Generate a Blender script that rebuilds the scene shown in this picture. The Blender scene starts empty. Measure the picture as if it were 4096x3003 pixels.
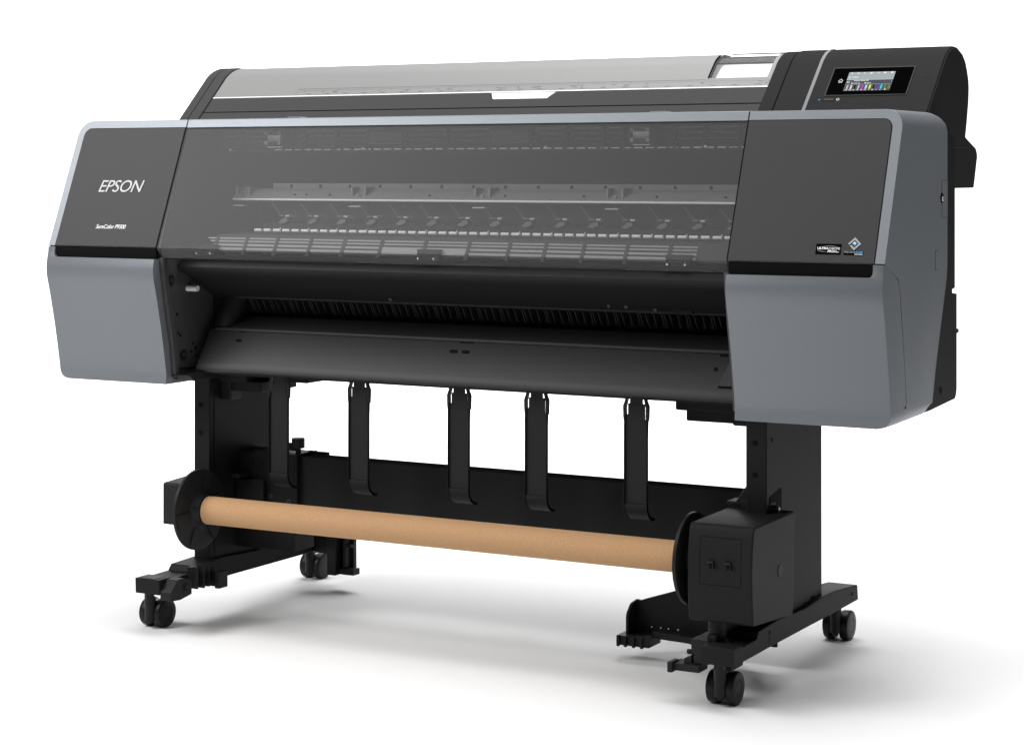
import bpy, bmesh, math, random
from mathutils import Vector, Matrix
random.seed(7)
sc = bpy.context.scene
col = sc.collection

# ------------------------------------------------------------------ camera
cam_d = bpy.data.cameras.new('camera')
cam = bpy.data.objects.new('camera', cam_d)
col.objects.link(cam)
cam.location = (2.107, -3.7466, 0.975)
cam.rotation_euler = (math.radians(90), 0, math.radians(28.864))
cam_d.sensor_fit = 'HORIZONTAL'
cam_d.sensor_width = 36
cam_d.lens = 72.42
cam_d.shift_y = -0.1998
cam_d.clip_start = 0.05
cam_d.clip_end = 200
sc.camera = cam

# ------------------------------------------------------------------ studio light
w = bpy.data.worlds.new('World')
sc.world = w
w.use_nodes = True
bg = w.node_tree.nodes['Background']
bg.inputs[0].default_value = (1, 1, 1, 1)
bg.inputs[1].default_value = 0.06


def area(name, loc, target, sx, sy, power, spread=180):
    d = bpy.data.lights.new(name, 'AREA')
    d.shape = 'RECTANGLE'
    d.size = sx
    d.size_y = sy
    d.energy = power
    d.spread = math.radians(spread)
    o = bpy.data.objects.new(name, d)
    col.objects.link(o)
    o.location = loc
    v = Vector(target) - Vector(loc)
    o.rotation_euler = v.to_track_quat('-Z', 'Y').to_euler()
    return o


area('overhead_softbox', (0.60, 0.45, 3.4), (0.55, 0.40, 0), 4.8, 2.6, 195)
area('key_softbox', (-2.1, -2.3, 2.6), (-0.75, -0.2, 0.85), 1.7, 1.7, 78)
area('added_left_fill', (-1.75, -1.25, 2.05), (-0.8, -0.1, 0.95), 0.7, 0.9, 13)  # added fill lamp, brightens the left end to steepen the gradient across the front
area('added_sheen_strip', (-0.6, -2.7, 3.2), (-0.2, -0.6, 0.3), 2.8, 0.8, 20)  # added lamp, placed to lay a sheen on the silver bands
area('backdrop_light', (-2.2, 2.4, 4.2), (-4.6, 6.6, 0.4), 4, 1.2, 420)

vs = sc.view_settings
vs.view_transform = 'Standard'
vs.look = 'None'
vs.exposure = 0
vs.gamma = 1
vs.use_curve_mapping = False
sc.render.engine = 'CYCLES'
sc.cycles.transparent_max_bounces = 24
sc.cycles.max_bounces = 10


# ------------------------------------------------------------------ materials
def mat(name, rgb, rough=0.5, metal=0.0, grain=0.0, gscale=900, spec=0.5, var=0.0, coat=0.0):
    m = bpy.data.materials.new(name)
    m.use_nodes = True
    nt = m.node_tree
    b = nt.nodes['Principled BSDF']
    b.inputs['Base Color'].default_value = (*rgb, 1)
    b.inputs['Roughness'].default_value = rough
    b.inputs['Metallic'].default_value = metal
    b.inputs['Specular IOR Level'].default_value = spec
    b.inputs['Coat Weight'].default_value = coat
    tc = nt.nodes.new('ShaderNodeTexCoord')
    if grain:
        n = nt.nodes.new('ShaderNodeTexNoise')
        n.inputs['Scale'].default_value = gscale
        n.inputs['Detail'].default_value = 2
        nt.links.new(tc.outputs['Object'], n.inputs['Vector'])
        bp = nt.nodes.new('ShaderNodeBump')
        bp.inputs['Strength'].default_value = grain
        bp.inputs['Distance'].default_value = 0.0006
        nt.links.new(n.outputs['Fac'], bp.inputs['Height'])
        nt.links.new(bp.outputs['Normal'], b.inputs['Normal'])
    if var:
        n2 = nt.nodes.new('ShaderNodeTexNoise')
        n2.inputs['Scale'].default_value = gscale * 0.6
        n2.inputs['Detail'].default_value = 3
        nt.links.new(tc.outputs['Object'], n2.inputs['Vector'])
        mr = nt.nodes.new('ShaderNodeMapRange')
        mr.inputs['To Min'].default_value = 1 - var
        mr.inputs['To Max'].default_value = 1 + var
        mr.inputs['From Min'].default_value = 0.25
        mr.inputs['From Max'].default_value = 0.75
        nt.links.new(n2.outputs['Fac'], mr.inputs['Value'])
        mx = nt.nodes.new('ShaderNodeMix')
        mx.data_type = 'RGBA'
        mx.blend_type = 'MULTIPLY'
        mx.inputs['Factor'].default_value = 1
        mx.inputs['A'].default_value = (*rgb, 1)
        nt.links.new(mr.outputs['Result'], mx.inputs['B'])
        nt.links.new(mx.outputs['Result'], b.inputs['Base Color'])
    return m


def emit(name, rgb, s=1.0):
    m = bpy.data.materials.new(name)
    m.use_nodes = True
    b = m.node_tree.nodes['Principled BSDF']
    b.inputs['Base Color'].default_value = (0.01, 0.01, 0.01, 1)
    b.inputs['Roughness'].default_value = 0.5
    b.inputs['Specular IOR Level'].default_value = 0.0
    b.inputs['Emission Color'].default_value = (*rgb, 1)
    b.inputs['Emission Strength'].default_value = s
    return m


M = {
    'black': mat('black_plastic', (0.011, 0.011, 0.0115), 0.52, grain=0.25, var=0.12, spec=0.2),
    'matt': mat('black_sheet_metal', (0.011, 0.011, 0.0114), 0.55, grain=0.2, var=0.1, spec=0.12),
    'panel': mat('charcoal_textured_plastic', (0.034, 0.034, 0.0343), 0.55, grain=0.5, var=0.10, spec=0.25),
    'cover': mat('charcoal_cover_plastic', (0.055, 0.055, 0.0555), 0.6, grain=0.5, var=0.10, spec=0.0),
    'head': mat('head_plastic_shaded', (0.026, 0.026, 0.0262), 0.6, grain=0.5, var=0.10, spec=0.0),  # cover plastic made darker, painting in the light's falloff at the right end
    'plate': mat('dark_grey_plate', (0.055, 0.055, 0.056), 0.5, grain=0.2, spec=0.3),
    'tray': mat('dark_grey_tray_metal', (0.022, 0.022, 0.0223), 0.5, grain=0.3, var=0.08, spec=0.3),
    'board': mat('black_board_metal', (0.022, 0.022, 0.0222), 0.5, grain=0.2, spec=0.25),
    'reel': mat('reel_unit_plastic', (0.017, 0.017, 0.0173), 0.45, grain=0.4, spec=0.06),
    'deep': mat('deep_black_recess', (0.005, 0.005, 0.005), 0.6, spec=0.2),
    'gap': mat('gap_black', (0.003, 0.003, 0.003), 0.8, spec=0.1),
    'silver': mat('silver_grey_paint', (0.188, 0.202, 0.219), 0.44, metal=0.40, grain=0.25, gscale=1400, var=0.07, spec=0.3),
    'light_silver': mat('pale_silver_paint', (0.235, 0.235, 0.233), 0.42, metal=0.12, grain=0.25, gscale=1400, var=0.05, spec=0.0),
    'white': mat('white_plastic', (0.82, 0.82, 0.82), 0.4),
    'lip': mat('white_handle_edge_glint', (0.85, 0.85, 0.85), 0.35),
    'chrome': mat('bright_steel', (0.75, 0.75, 0.75), 0.25, metal=1.0),
    'steel': mat('satin_steel', (0.45, 0.45, 0.45), 0.4, metal=0.8),
    'inner': mat('inner_grey_metal', (0.19, 0.19, 0.19), 0.5),
    'plated': mat('zinc_plated_steel', (0.5, 0.5, 0.5), 0.45),
    'paddle': mat('grey_arm_plastic', (0.15, 0.15, 0.15), 0.5),
    'inner_dark': mat('inner_dark_metal', (0.026, 0.026, 0.026), 0.55, spec=0.15),
    'rib': mat('black_rib_plastic', (0.030, 0.030, 0.030), 0.5, spec=0.25),
    'beam': mat('beam_black_powder', (0.020, 0.020, 0.0203), 0.7, grain=0.2, var=0.1, spec=0.0),
    'trim': mat('grey_trim', (0.17, 0.172, 0.175), 0.5, spec=0.1),
    'inner_light': mat('inner_light_grey', (0.80, 0.80, 0.80), 0.5),
    'wheel': mat('caster_black', (0.008, 0.008, 0.008), 0.40, grain=0.1, spec=0.22),
    'gloss': mat('gloss_black_glass', (0.0015, 0.0015, 0.0015), 0.5, spec=0.0),
    'letter': mat('brushed_silver_letter', (0.30, 0.30, 0.296), 0.45, metal=0.2),
    'print': mat('white_print', (0.85, 0.83, 0.83), 0.5),
    'rule': mat('grey_ruler_print', (0.16, 0.16, 0.16), 0.6),
    'blue_print': mat('blue_print', (0.06, 0.36, 0.80), 0.4),
    'pale_blue': mat('pale_blue_print', (0.55, 0.80, 0.95), 0.4),
    'deep_blue': mat('deep_blue_print', (0.02, 0.17, 0.55), 0.4),
    'badge': mat('badge_black', (0.0015, 0.0015, 0.0015), 0.5, spec=0.02),
    'floor': mat('white_studio_paper', (0.90, 0.90, 0.90), 0.9, spec=0.1),
    'scr_top': emit('screen_pale_grey', (0.38, 0.43, 0.44)),
    'scr_mid': emit('screen_slate', (0.068, 0.08, 0.095)),
    'scr_low': emit('screen_slate_low', (0.085, 0.098, 0.11)),
    'scr_white': emit('screen_white', (0.9, 0.92, 0.93)),
    'scr_pinkish': emit('screen_pale_pink', (0.75, 0.66, 0.70)),
    'scr_lgrey': emit('screen_light_grey', (0.55, 0.54, 0.55)),
    'scr_black': emit('screen_black', (0.0, 0.0, 0.0), 0),
    'scr_mag': emit('screen_magenta', (0.80, 0.0, 0.62)),
    'scr_lcyan': emit('screen_light_cyan', (0.45, 0.86, 0.86)),
    'scr_yel': emit('screen_yellow', (0.93, 0.90, 0.0)),
    'scr_vio': emit('screen_violet', (0.16, 0.02, 0.60)),
    'scr_cyan': emit('screen_cyan', (0.0, 0.72, 0.86)),
    'scr_olive': emit('screen_olive', (0.19, 0.20, 0.01)),
    'led': emit('blue_led', (0.0, 0.30, 0.80)),
    'icon': emit('lit_icon', (0.9, 0.9, 0.9)),
}


def glass_mat(name, tint, base, alpha, rough):
    m = bpy.data.materials.new(name)
    m.use_nodes = True
    nt = m.node_tree
    b = nt.nodes['Principled BSDF']
    b.inputs['Base Color'].default_value = (*base, 1)
    b.inputs['Roughness'].default_value = rough
    tr = nt.nodes.new('ShaderNodeBsdfTransparent')
    tr.inputs[0].default_value = (*tint, 1)
    mx = nt.nodes.new('ShaderNodeMixShader')
    mx.inputs[0].default_value = alpha
    out = nt.nodes['Material Output']
    nt.links.new(tr.outputs[0], mx.inputs[1])
    nt.links.new(b.outputs[0], mx.inputs[2])
    nt.links.new(mx.outputs[0], out.inputs[0])
    return m


M['smoke'] = glass_mat('smoked_clear_plastic', (0.98, 0.98, 0.985), (0.225, 0.225, 0.227), 0.125, 0.42)
M['clear'] = glass_mat('clear_plastic', (0.97, 0.97, 0.97), (0.5, 0.5, 0.5), 0.05, 0.1)


def card_mat():
    m = mat('kraft_cardboard', (0.50, 0.30, 0.155), 0.75, grain=0.3, gscale=500, spec=0.25)
    nt = m.node_tree
    b = nt.nodes['Principled BSDF']
    tc = nt.nodes.new('ShaderNodeTexCoord')
    n = nt.nodes.new('ShaderNodeTexNoise')
    n.inputs['Scale'].default_value = 520
    n.inputs['Detail'].default_value = 5
    n.inputs['Roughness'].default_value = 0.7
    nt.links.new(tc.outputs['Object'], n.inputs['Vector'])
    cr = nt.nodes.new('ShaderNodeValToRGB')
    cr.color_ramp.elements[0].position = 0.33
    cr.color_ramp.elements[0].color = (0.40, 0.22, 0.105, 1)
    cr.color_ramp.elements[1].position = 0.68
    cr.color_ramp.elements[1].color = (0.55, 0.34, 0.18, 1)
    nt.links.new(n.outputs['Fac'], cr.inputs['Fac'])
    nt.links.new(cr.outputs['Color'], b.inputs['Base Color'])
    return m


M['card'] = card_mat()


# ------------------------------------------------------------------ mesh helper
class MB:
    def __init__(s):
        s.v = []
        s.f = []
        s.m = []
        s.mats = []

    def mi(s, name):
        if name not in s.mats:
            s.mats.append(name)
        return s.mats.index(name)

    def add(s, verts, faces, m):
        o = len(s.v)
        s.v += [tuple(v) for v in verts]
        i = s.mi(m)
        for f in faces:
            s.f.append([a + o for a in f])
            s.m.append(i)

    def box(s, x0, x1, y0, y1, z0, z1, m):
        v = [(x, y, z) for x in (x0, x1) for y in (y0, y1) for z in (z0, z1)]
        f = [(0, 1, 3, 2), (4, 6, 7, 5), (0, 4, 5, 1), (2, 3, 7, 6), (0, 2, 6, 4), (1, 5, 7, 3)]
        s.add(v, f, m)

    def prism(s, pts, a0, a1, m, axis='x'):
        """closed polygon extruded along an axis; pts are the other two coords in order"""
        n = len(pts)

        def mk(p, a):
            if axis == 'x':
                return (a, p[0], p[1])
            if axis == 'y':
                return (p[0], a, p[1])
            return (p[0], p[1], a)
        v = [mk(p, a0) for p in pts] + [mk(p, a1) for p in pts]
        f = [tuple(range(n)), tuple(range(2 * n - 1, n - 1, -1))]
        for i in range(n):
            j = (i + 1) % n
            f.append((i, i + n, j + n, j))
        s.add(v, f, m)

    def strip(s, pts, th, a0, a1, m, axis='x'):
        """open polyline given a thickness (offset to its left) and extruded"""
        n = len(pts)
        off = []
        for i in range(n):
            a = Vector(pts[max(i - 1, 0)])
            b = Vector(pts[min(i + 1, n - 1)])
            d = (b - a).normalized()
            off.append((pts[i][0] - d.y * th, pts[i][1] + d.x * th))
        s.prism(list(pts) + off[::-1], a0, a1, m, axis)

    def frame_prism(s, P, n, pts, h, m):
        """polygon in a frame function P(u,v,h) extruded from h=0 (or h0) to h"""
        h0, h1 = h if isinstance(h, tuple) else (0.0, h)
        k = len(pts)
        v = [P(a, b, h0) for a, b in pts] + [P(a, b, h1) for a, b in pts]
        f = [tuple(range(k - 1, -1, -1)), tuple(range(k, 2 * k))]
        for i in range(k):
            j = (i + 1) % k
            f.append((i, j, j + k, i + k))
        s.add(v, f, m)

    def cyl(s, p0, p1, r, m, n=32, r1=None, caps=True):
        p0 = Vector(p0)
        p1 = Vector(p1)
        d = (p1 - p0).normalized()
        a = d.orthogonal().normalized()
        b = d.cross(a)
        r1 = r if r1 is None else r1
        v = []
        for p, rr in ((p0, r), (p1, r1)):
            for i in range(n):
                t = 2 * math.pi * i / n
                v.append(p + (a * math.cos(t) + b * math.sin(t)) * rr)
        f = [(i, (i + 1) % n, (i + 1) % n + n, i + n) for i in range(n)]
        if caps:
            f += [tuple(range(n - 1, -1, -1)), tuple(range(n, 2 * n))]
        s.add(v, f, m)

    def lathe(s, prof, c, d, m, n=48):
        """prof: (axial, radius) list; around axis d through c"""
        c = Vector(c)
        d = Vector(d).normalized()
        a = d.orthogonal().normalized()
        b = d.cross(a)
        v = []
        for (h, r) in prof:
            for i in range(n):
                t = 2 * math.pi * i / n
                v.append(c + d * h + (a * math.cos(t) + b * math.sin(t)) * r)
        f = []
        for k in range(len(prof) - 1):
            for i in range(n):
                j = (i + 1) % n
                f.append((k * n + i, k * n + j, (k + 1) * n + j, (k + 1) * n + i))
        f.append(tuple(range(n - 1, -1, -1)))
        f.append(tuple(range((len(prof) - 1) * n, len(prof) * n)))
        s.add(v, f, m)

    def build(s, name, parent=None, bevel=0.0, seg=2, sharp=38, loc=None):
        me = bpy.data.meshes.new(name)
        me.from_pydata(s.v, [], s.f)
        for k in s.mats:
            me.materials.append(M[k])
        me.polygons.foreach_set('material_index', s.m)
        bm = bmesh.new()
        bm.from_mesh(me)
        bmesh.ops.remove_doubles(bm, verts=bm.verts, dist=1e-6)
        bmesh.ops.recalc_face_normals(bm, faces=bm.faces)
        for f in bm.faces:
            f.smooth = True
        lim = math.radians(sharp)
        for e in bm.edges:
            if len(e.link_faces) == 2:
                e.smooth = e.calc_face_angle(0) < lim
            else:
                e.smooth = False
        bm.to_mesh(me)
        bm.free()
        o = bpy.data.objects.new(name, me)
        col.objects.link(o)
        if loc:
            o.location = loc
        if parent:
            o.parent = parent
        if bevel:
            b = o.modifiers.new('bevel', 'BEVEL')
            b.width = bevel
            b.segments = seg
            b.limit_method = 'ANGLE'
            b.angle_limit = math.radians(40)
            b.harden_normals = True
        return o


def tag(o, label=None, cat=None, group=None, kind=None):
    for k, v in (('label', label), ('category', cat), ('group', group), ('kind', kind)):
        if v:
            o[k] = v


def arc(cx, cy, r, a0, a1, n=8):
    return [(cx + r * math.cos(math.radians(a0 + (a1 - a0) * i / n)),
             cy + r * math.sin(math.radians(a0 + (a1 - a0) * i / n))) for i in range(n + 1)]


def rrect(x0, x1, y0, y1, r, n=5):
    return (arc(x1 - r, y0 + r, r, -90, 0, n) + arc(x1 - r, y1 - r, r, 0, 90, n) +
            arc(x0 + r, y1 - r, r, 90, 180, n) + arc(x0 + r, y0 + r, r, 180, 270, n))


def poly_round(pts, r, n=5):
    """round every corner of a closed polygon; a point may carry its own radius"""
    out = []
    k = len(pts)
    for i in range(k):
        p = Vector(pts[i][:2])
        rr = pts[i][2] if len(pts[i]) > 2 else r
        a = Vector(pts[i - 1][:2]) - p
        b = Vector(pts[(i + 1) % k][:2]) - p
        if rr <= 0:
            out.append(tuple(p))
            continue
        ang = a.angle(b)
        d = min(rr / math.tan(ang / 2), a.length * 0.49, b.length * 0.49)
        p0 = p + a.normalized() * d
        p1 = p + b.normalized() * d
        for j in range(n + 1):
            t = j / n
            out.append(tuple(p0 * (1 - t) ** 2 + p * 2 * t * (1 - t) + p1 * t * t))
    return out


def interp(x, xs, ys):
    if x <= xs[0]:
        return ys[0]
    for i in range(len(xs) - 1):
        if x <= xs[i + 1]:
            t = (x - xs[i]) / (xs[i + 1] - xs[i])
            return ys[i] + t * (ys[i + 1] - ys[i])
    return ys[-1]


# frames on the two sloping fronts: (x, z, height off the surface)
NF = Vector((0, -1, 0.40)).normalized()
NC = Vector((0, -1, 1.038)).normalized()


def PF(x, z, h=0.0):
    return Vector((x, -0.300 + 0.40 * (z - 0.8126), z)) + NF * h


def PC(x, z, h=0.0):
    return Vector((x, 0.088 + 1.038 * (z - 1.088), z)) + NC * h


def text_into(mb, s, P, x0, x1, z0, z1, m, shear=0.0, bold=0.0, h=(0.0006, 0.0012), space=1.0):
    """real letters laid on a sloping face, fitted to a measured rectangle"""
    cu = bpy.data.curves.new('lettering', 'FONT')
    cu.body = s
    cu.size = 1
    cu.shear = shear
    cu.offset = bold
    cu.space_character = space
    cu.resolution_u = 4
    o = bpy.data.objects.new('lettering', cu)
    col.objects.link(o)
    dg = bpy.context.evaluated_depsgraph_get()
    me = bpy.data.meshes.new_from_object(o.evaluated_get(dg))
    vs_ = [v.co.copy() for v in me.vertices]
    ax = min(v.x for v in vs_)
    bx = max(v.x for v in vs_)
    ay = min(v.y for v in vs_)
    by = max(v.y for v in vs_)

    def mp(v, hh):
        return P(x0 + (v.x - ax) / (bx - ax) * (x1 - x0), z0 + (v.y - ay) / (by - ay) * (z1 - z0), hh)
    n = len(vs_)
    faces = [tuple(p.vertices) for p in me.polygons]
    edges = {}
    for f in faces:
        for i in range(len(f)):
            a, b = f[i], f[(i + 1) % len(f)]
            key = (min(a, b), max(a, b))
            edges[key] = None if key in edges else (a, b)
    side = [(a + n, b + n, b, a) for v in edges.values() if v for a, b in [v]]
    verts = [mp(v, h[0]) for v in vs_] + [mp(v, h[1]) for v in vs_]
    mb.add(verts, [tuple(i + n for i in f) for f in faces] + side, m)
    bpy.data.objects.remove(o)
    bpy.data.meshes.remove(me)
    bpy.data.curves.remove(cu)


# ------------------------------------------------------------------ setting: white studio sweep
def sweep():
    """seamless white paper, unrolled towards the camera and curving up behind"""
    b = MB()
    fw = Vector((-math.sin(math.radians(28.864)), math.cos(math.radians(28.864)), 0))
    rt = Vector((fw.y, -fw.x, 0))
    base = Vector((2.107, -3.7466, 0))
    prof = [(1.2, 0.0), (3.0, 0.0), (5.0, 0.0), (8.0, 0.0)]
    prof += [(8.0 + 1.6 * math.sin(math.radians(a)), 1.6 - 1.6 * math.cos(math.radians(a))) for a in range(6, 91, 6)]
    prof += [(9.6, 2.6)]
    n = len(prof)
    v = []
    for x in (-4.2, 4.2):
        for d, z in prof:
            p = base + fw * d + rt * x
            v.append((p.x, p.y, z))
    b.add(v, [(i, i + 1, i + 1 + n, i + n) for i in range(n - 1)], 'floor')
    o = b.build('floor', sharp=60)
    tag(o, kind='structure')


sweep()

# ================================================================== THE PRINTER
root = bpy.data.objects.new('large_format_printer', None)
col.objects.link(root)
tag(root, 'wide black and silver roll printer on a wheeled stand with smoked window and control screen', 'printer')

# ------------------------------------------------------------------ outer side housings
ZB = 0.521       # lowest point of the silver lower panels
ZF = 0.8126      # fold between sloping front and lower half
R_T = 0.034


def side_profile_upper(zt):
    """closed yz outline of the housing above the fold, its top cut to zt"""
    yt = -0.300 + 0.40 * (zt - ZF)
    back = arc(0.022, 1.042, 0.043, 88, 0, 6)
    pts = [(-0.300, ZF), (yt, zt)]
    k = []
    for (y, z) in back:
        k.append((y, min(z, zt)))
    pts += [(-0.10, zt)] + k
    pts += [(0.065, 0.80), (0.060, 0.771), (0.046, 0.737), (-0.002, 0.624), (-0.030, 0.545)]
    return pts


def housing(sgn):
    """upper housing of one side: slope, top, outer side and back as one loft along x"""
    b = MB()
    secs = []
    xs = [0.6515, 0.80]
    for a in range(0, 91, 10):
        xs.append(0.947 - R_T + R_T * math.sin(math.radians(a)))
    zt = [1.085, 1.085] + [1.085 - R_T + R_T * math.cos(math.radians(a)) for a in range(0, 91, 10)]
    low = [(-0.055, 0.5235), (-0.205, ZB), (-0.178, 0.535), (-0.194, 0.653), (-0.214, 0.760), (-0.227, 0.784)]
    for x, z in zip(xs, zt):
        pts = side_profile_upper(z)
        # the rear lower part of the side: down to the underside, forward to the lower panel's seam
        rb = max(0.0, x - (0.947 - 0.024)) / 0.024
        up = 0.024 * (1 - math.sqrt(max(0.0, 1 - rb * rb)))
        q = [(y, zz + (up if zz < 0.54 else 0)) for y, zz in low]
        secs.append([(sgn * x, y, zz) for y, zz in pts + q])
    n = len(secs[0])
    v = [p for s_ in secs for p in s_]
    f = []
    for k in range(len(secs) - 1):
        for i in range(n):
            j = (i + 1) % n
            f.append((k * n + i, (k + 1) * n + i, (k + 1) * n + j, k * n + j))
    f.append(tuple(range(n - 1, -1, -1)))
    f.append(tuple(range((len(secs) - 1) * n, len(secs) * n)))
    b.add(v, f, 'silver')
    o = b.build('side_housing', root, bevel=0.0025, seg=3, sharp=50)
    return o


def lower_panel(sgn):
    """silver swing-down front panel of one side, under the black grip recess"""
    b = MB()
    front = [(-0.303, 0.8115), (-0.304, 0.800), (-0.3065, 0.788), (-0.3095, 0.772), (-0.310, 0.762), (-0.3085, 0.748),
             (-0.304, 0.730), (-0.2965, 0.702), (-0.281, 0.633), (-0.271, 0.578), (-0.2655, 0.547), (-0.2655, 0.533), (-0.2665, ZB)]

    def yof(z):
        zs = [p[1] for p in front][::-1]
        ys = [p[0] for p in front][::-1]
        return interp(z, zs, ys)
    # outline in x-z with the grip cut-out, rounded at its outer foot
    X0, X1 = 0.6515, 0.947
    zs = [0.521, 0.5235, 0.527, 0.531, 0.536, 0.542, 0.55, 0.58, 0.61, 0.64, 0.67, 0.70, 0.715, 0.73, 0.74, 0.75, 0.757, 0.764, 0.770, 0.776, 0.782, 0.788]
    R = 0.024
    zs += [0.7882, 0.7886, 0.7896, 0.791, 0.793, 0.795, 0.797, 0.801, 0.806, 0.8106]
    secs = []
    for z in zs:
        xo = X1
        if z < ZB + R:
            d = ZB + R - z
            xo = X1 - R + math.sqrt(max(0, R * R - d * d))
        xi = X0
        if z > 0.7881:
            dz = max(0.0, 0.797 - z)
            xi = 0.9175 + math.sqrt(max(0.0, 0.009 ** 2 - dz * dz)) if dz > 0 else 0.9265
        y = yof(z)
        yb = interp(z, [0.521, 0.545, 0.653, 0.768, 0.785, 0.812], [-0.208, -0.180, -0.1965, -0.2195, -0.2325, -0.3010])
        yb = max(yb - 0.0018, y + 0.0056)
        secs.append([(sgn * xi, y, z), (sgn * (xo - 0.004), y, z), (sgn * (xo - 0.001), y + 0.0015, z), (sgn * xo, y + 0.005, z),
                     (sgn * xo, yb, z), (sgn * xi, yb, z)])
    n = 6
    v = [p for s_ in secs for p in s_]
    f = []
    for k in range(len(secs) - 1):
        for i in range(n):
            j = (i + 1) % n
            f.append((k * n + i, k * n + j, (k + 1) * n + j, (k + 1) * n + i))
    f.append(tuple(range(n)))
    f.append(tuple(range(len(secs) * n - 1, (len(secs) - 1) * n - 1, -1)))
    b.add(v, f, 'silver')
    return b.build('lower_front_panel', root, bevel=0.001, seg=2, sharp=40)


for sgn in (-1, 1):
    h = housing(sgn)
    lp = lower_panel(sgn)
    # black grip recess above the panel and the dark seam behind it
    b = MB()
    b.prism([(-0.2975, 0.8115), (-0.272, 0.803), (-0.268, 0.78), (-0.235, 0.78), (-0.235, 0.8115)], sgn * 0.6515, sgn * 0.926, 'deep')
    b.prism([(-0.2985, 0.8105), (-0.235, 0.8105), (-0.228, 0.784), (-0.214, 0.765), (-0.192, 0.653), (-0.180, 0.56), (-0.205, 0.545), (-0.255, 0.545), (-0.262, 0.556), (-0.30, 0.74)],
            sgn * 0.653, sgn * 0.9445, 'gap')
    b.build('grip_recess', root)
    # black front panel in the slope
    b = MB()
    XO0, XO1 = 0.9272, 0.9272
    Rr = 0.016
    loop = [(0.652, 0.8130), (XO0, 0.8130)] + [(XO1 - Rr + Rr * math.cos(math.radians(a)), 1.067 - Rr + Rr * math.sin(math.radians(a))) for a in range(0, 91, 10)] + [(0.652, 1.067)]
    if sgn < 0:
        loop = [(-x, z) for x, z in loop][::-1]
    b.frame_prism(PF, NF, loop, (-0.004, 0.0012), 'panel')
    fp = b.build('front_panel', root, bevel=0.0006, seg=2)
    b = MB()
    g = 0.0014
    loop2 = [(0.6515, 0.8127), (XO0 + g, 0.8127)] + [(XO1 - Rr + (Rr + g) * math.cos(math.radians(a)), 1.067 - Rr + (Rr + g) * math.sin(math.radians(a))) for a in range(0, 91, 10)] + [(0.6515, 1.067 + g)]
    if sgn < 0:
        loop2 = [(-x, z) for x, z in loop2][::-1]
    b.frame_prism(PF, NF, loop2, (-0.003, 0.0004), 'gap')
    b.build('panel_gasket', fp)
    if sgn < 0:
        b = MB()
        text_into(b, 'EPSON', PF, -0.845, -0.7245, 0.9278, 0.9535, 'letter', shear=0.22, bold=0.004, h=(0.0012, 0.0026), space=0.95)
        b.build('logo_lettering', fp)
        b = MB()
        text_into(b, 'SureColor P9300', PF, -0.8265, -0.7455, 0.8500, 0.8588, 'print', shear=0.2, bold=0.0, h=(0.0012, 0.0016), space=0.95)
        b.build('model_lettering', fp)
    else:
        o = MB()
        # small marks of the right side: round keyed latch, service lid, seams
        x = 0.947
        o.prism(poly_round([(-0.012, 0.790), (0.006, 0.790), (0.006, 0.826), (-0.012, 0.826)], 0.004), x - 0.001, x + 0.0002, 'gap')
        o.prism(poly_round([(-0.0112, 0.7908), (0.0052, 0.7908), (0.0052, 0.8252), (-0.0112, 0.8252)], 0.004), x - 0.001, x + 0.0006, 'silver')
        o.build('service_lid', h)
        o = MB()
        o.box(x - 0.001, x + 0.0002, 0.029, 0.064, 0.887, 0.957, 'gap')
        o.box(x - 0.001, x + 0.0006, 0.0297, 0.064, 0.8877, 0.9563, 'silver')
        o.build('latch_cover', h)
        o = MB()
        o.cyl((x - 0.002, 0.029, 0.924), (x + 0.0009, 0.029, 0.924), 0.0095, 'gap', 24)
        o.cyl((x + 0.0009, 0.032, 0.922), (x + 0.003, 0.032, 0.922), 0.0048, 'steel', 20, r1=0.0032)
        o.build('latch_screw', h)

# right-hand badges on the black panel
bd = MB()
bd.frame_prism(PF, NF, rrect(0.8172, 0.8642, 0.8268, 0.8452, 0.001, 3), (0.0012, 0.0017), 'badge')
bd = bd.build('ink_badge', root)
b = MB()
text_into(b, 'ULTRA', PF, 0.8203, 0.8412, 0.8352, 0.8393, 'print', bold=0.035, h=(0.0018, 0.0022), space=0.9)
text_into(b, 'CHROME', PF, 0.8416, 0.8622, 0.8350, 0.8389, 'print', h=(0.0018, 0.0022), space=0.95)
text_into(b, 'PRO', PF, 0.8400, 0.8520, 0.8302, 0.8342, 'print', bold=0.03, h=(0.0018, 0.0022))
text_into(b, '10', PF, 0.8524, 0.8570, 0.8302, 0.8334, 'print', bold=0.03, h=(0.0018, 0.0022))
text_into(b, 'INK', PF, 0.8573, 0.8612, 0.8302, 0.8316, 'print', bold=0.02, h=(0.0018, 0.0022))
b.build('badge_lettering', bd)
b = MB()


def swoosh(mb, cx, cz, rx, rz, a0, a1, w0, w1, m):
    n = 22
    for i in range(n):
        t0 = math.radians(a0 + (a1 - a0) * i / n)
        t1 = math.radians(a0 + (a1 - a0) * (i + 1) / n)
        q0 = w0 + (w1 - w0) * math.sin(math.pi * i / n)
        q1 = w0 + (w1 - w0) * math.sin(math.pi * (i + 1) / n)
        pts = []
        for t, q in ((t0, -q0), (t1, -q1), (t1, q1), (t0, q0)):
            pts.append(PF(cx + (rx + q) * math.cos(t), cz + (rz + q) * math.sin(t), 0.0019))
        mb.add(pts, [(0, 1, 2, 3)], m)


swoosh(b, 0.8415, 0.8365, 0.0205, 0.0048, 20, 128, 0.00005, 0.0004, 'letter')
swoosh(b, 0.8390, 0.8352, 0.0190, 0.0040, 180, 272, 0.00005, 0.0004, 'letter')
b.build('swoosh_emblem', bd)

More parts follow.
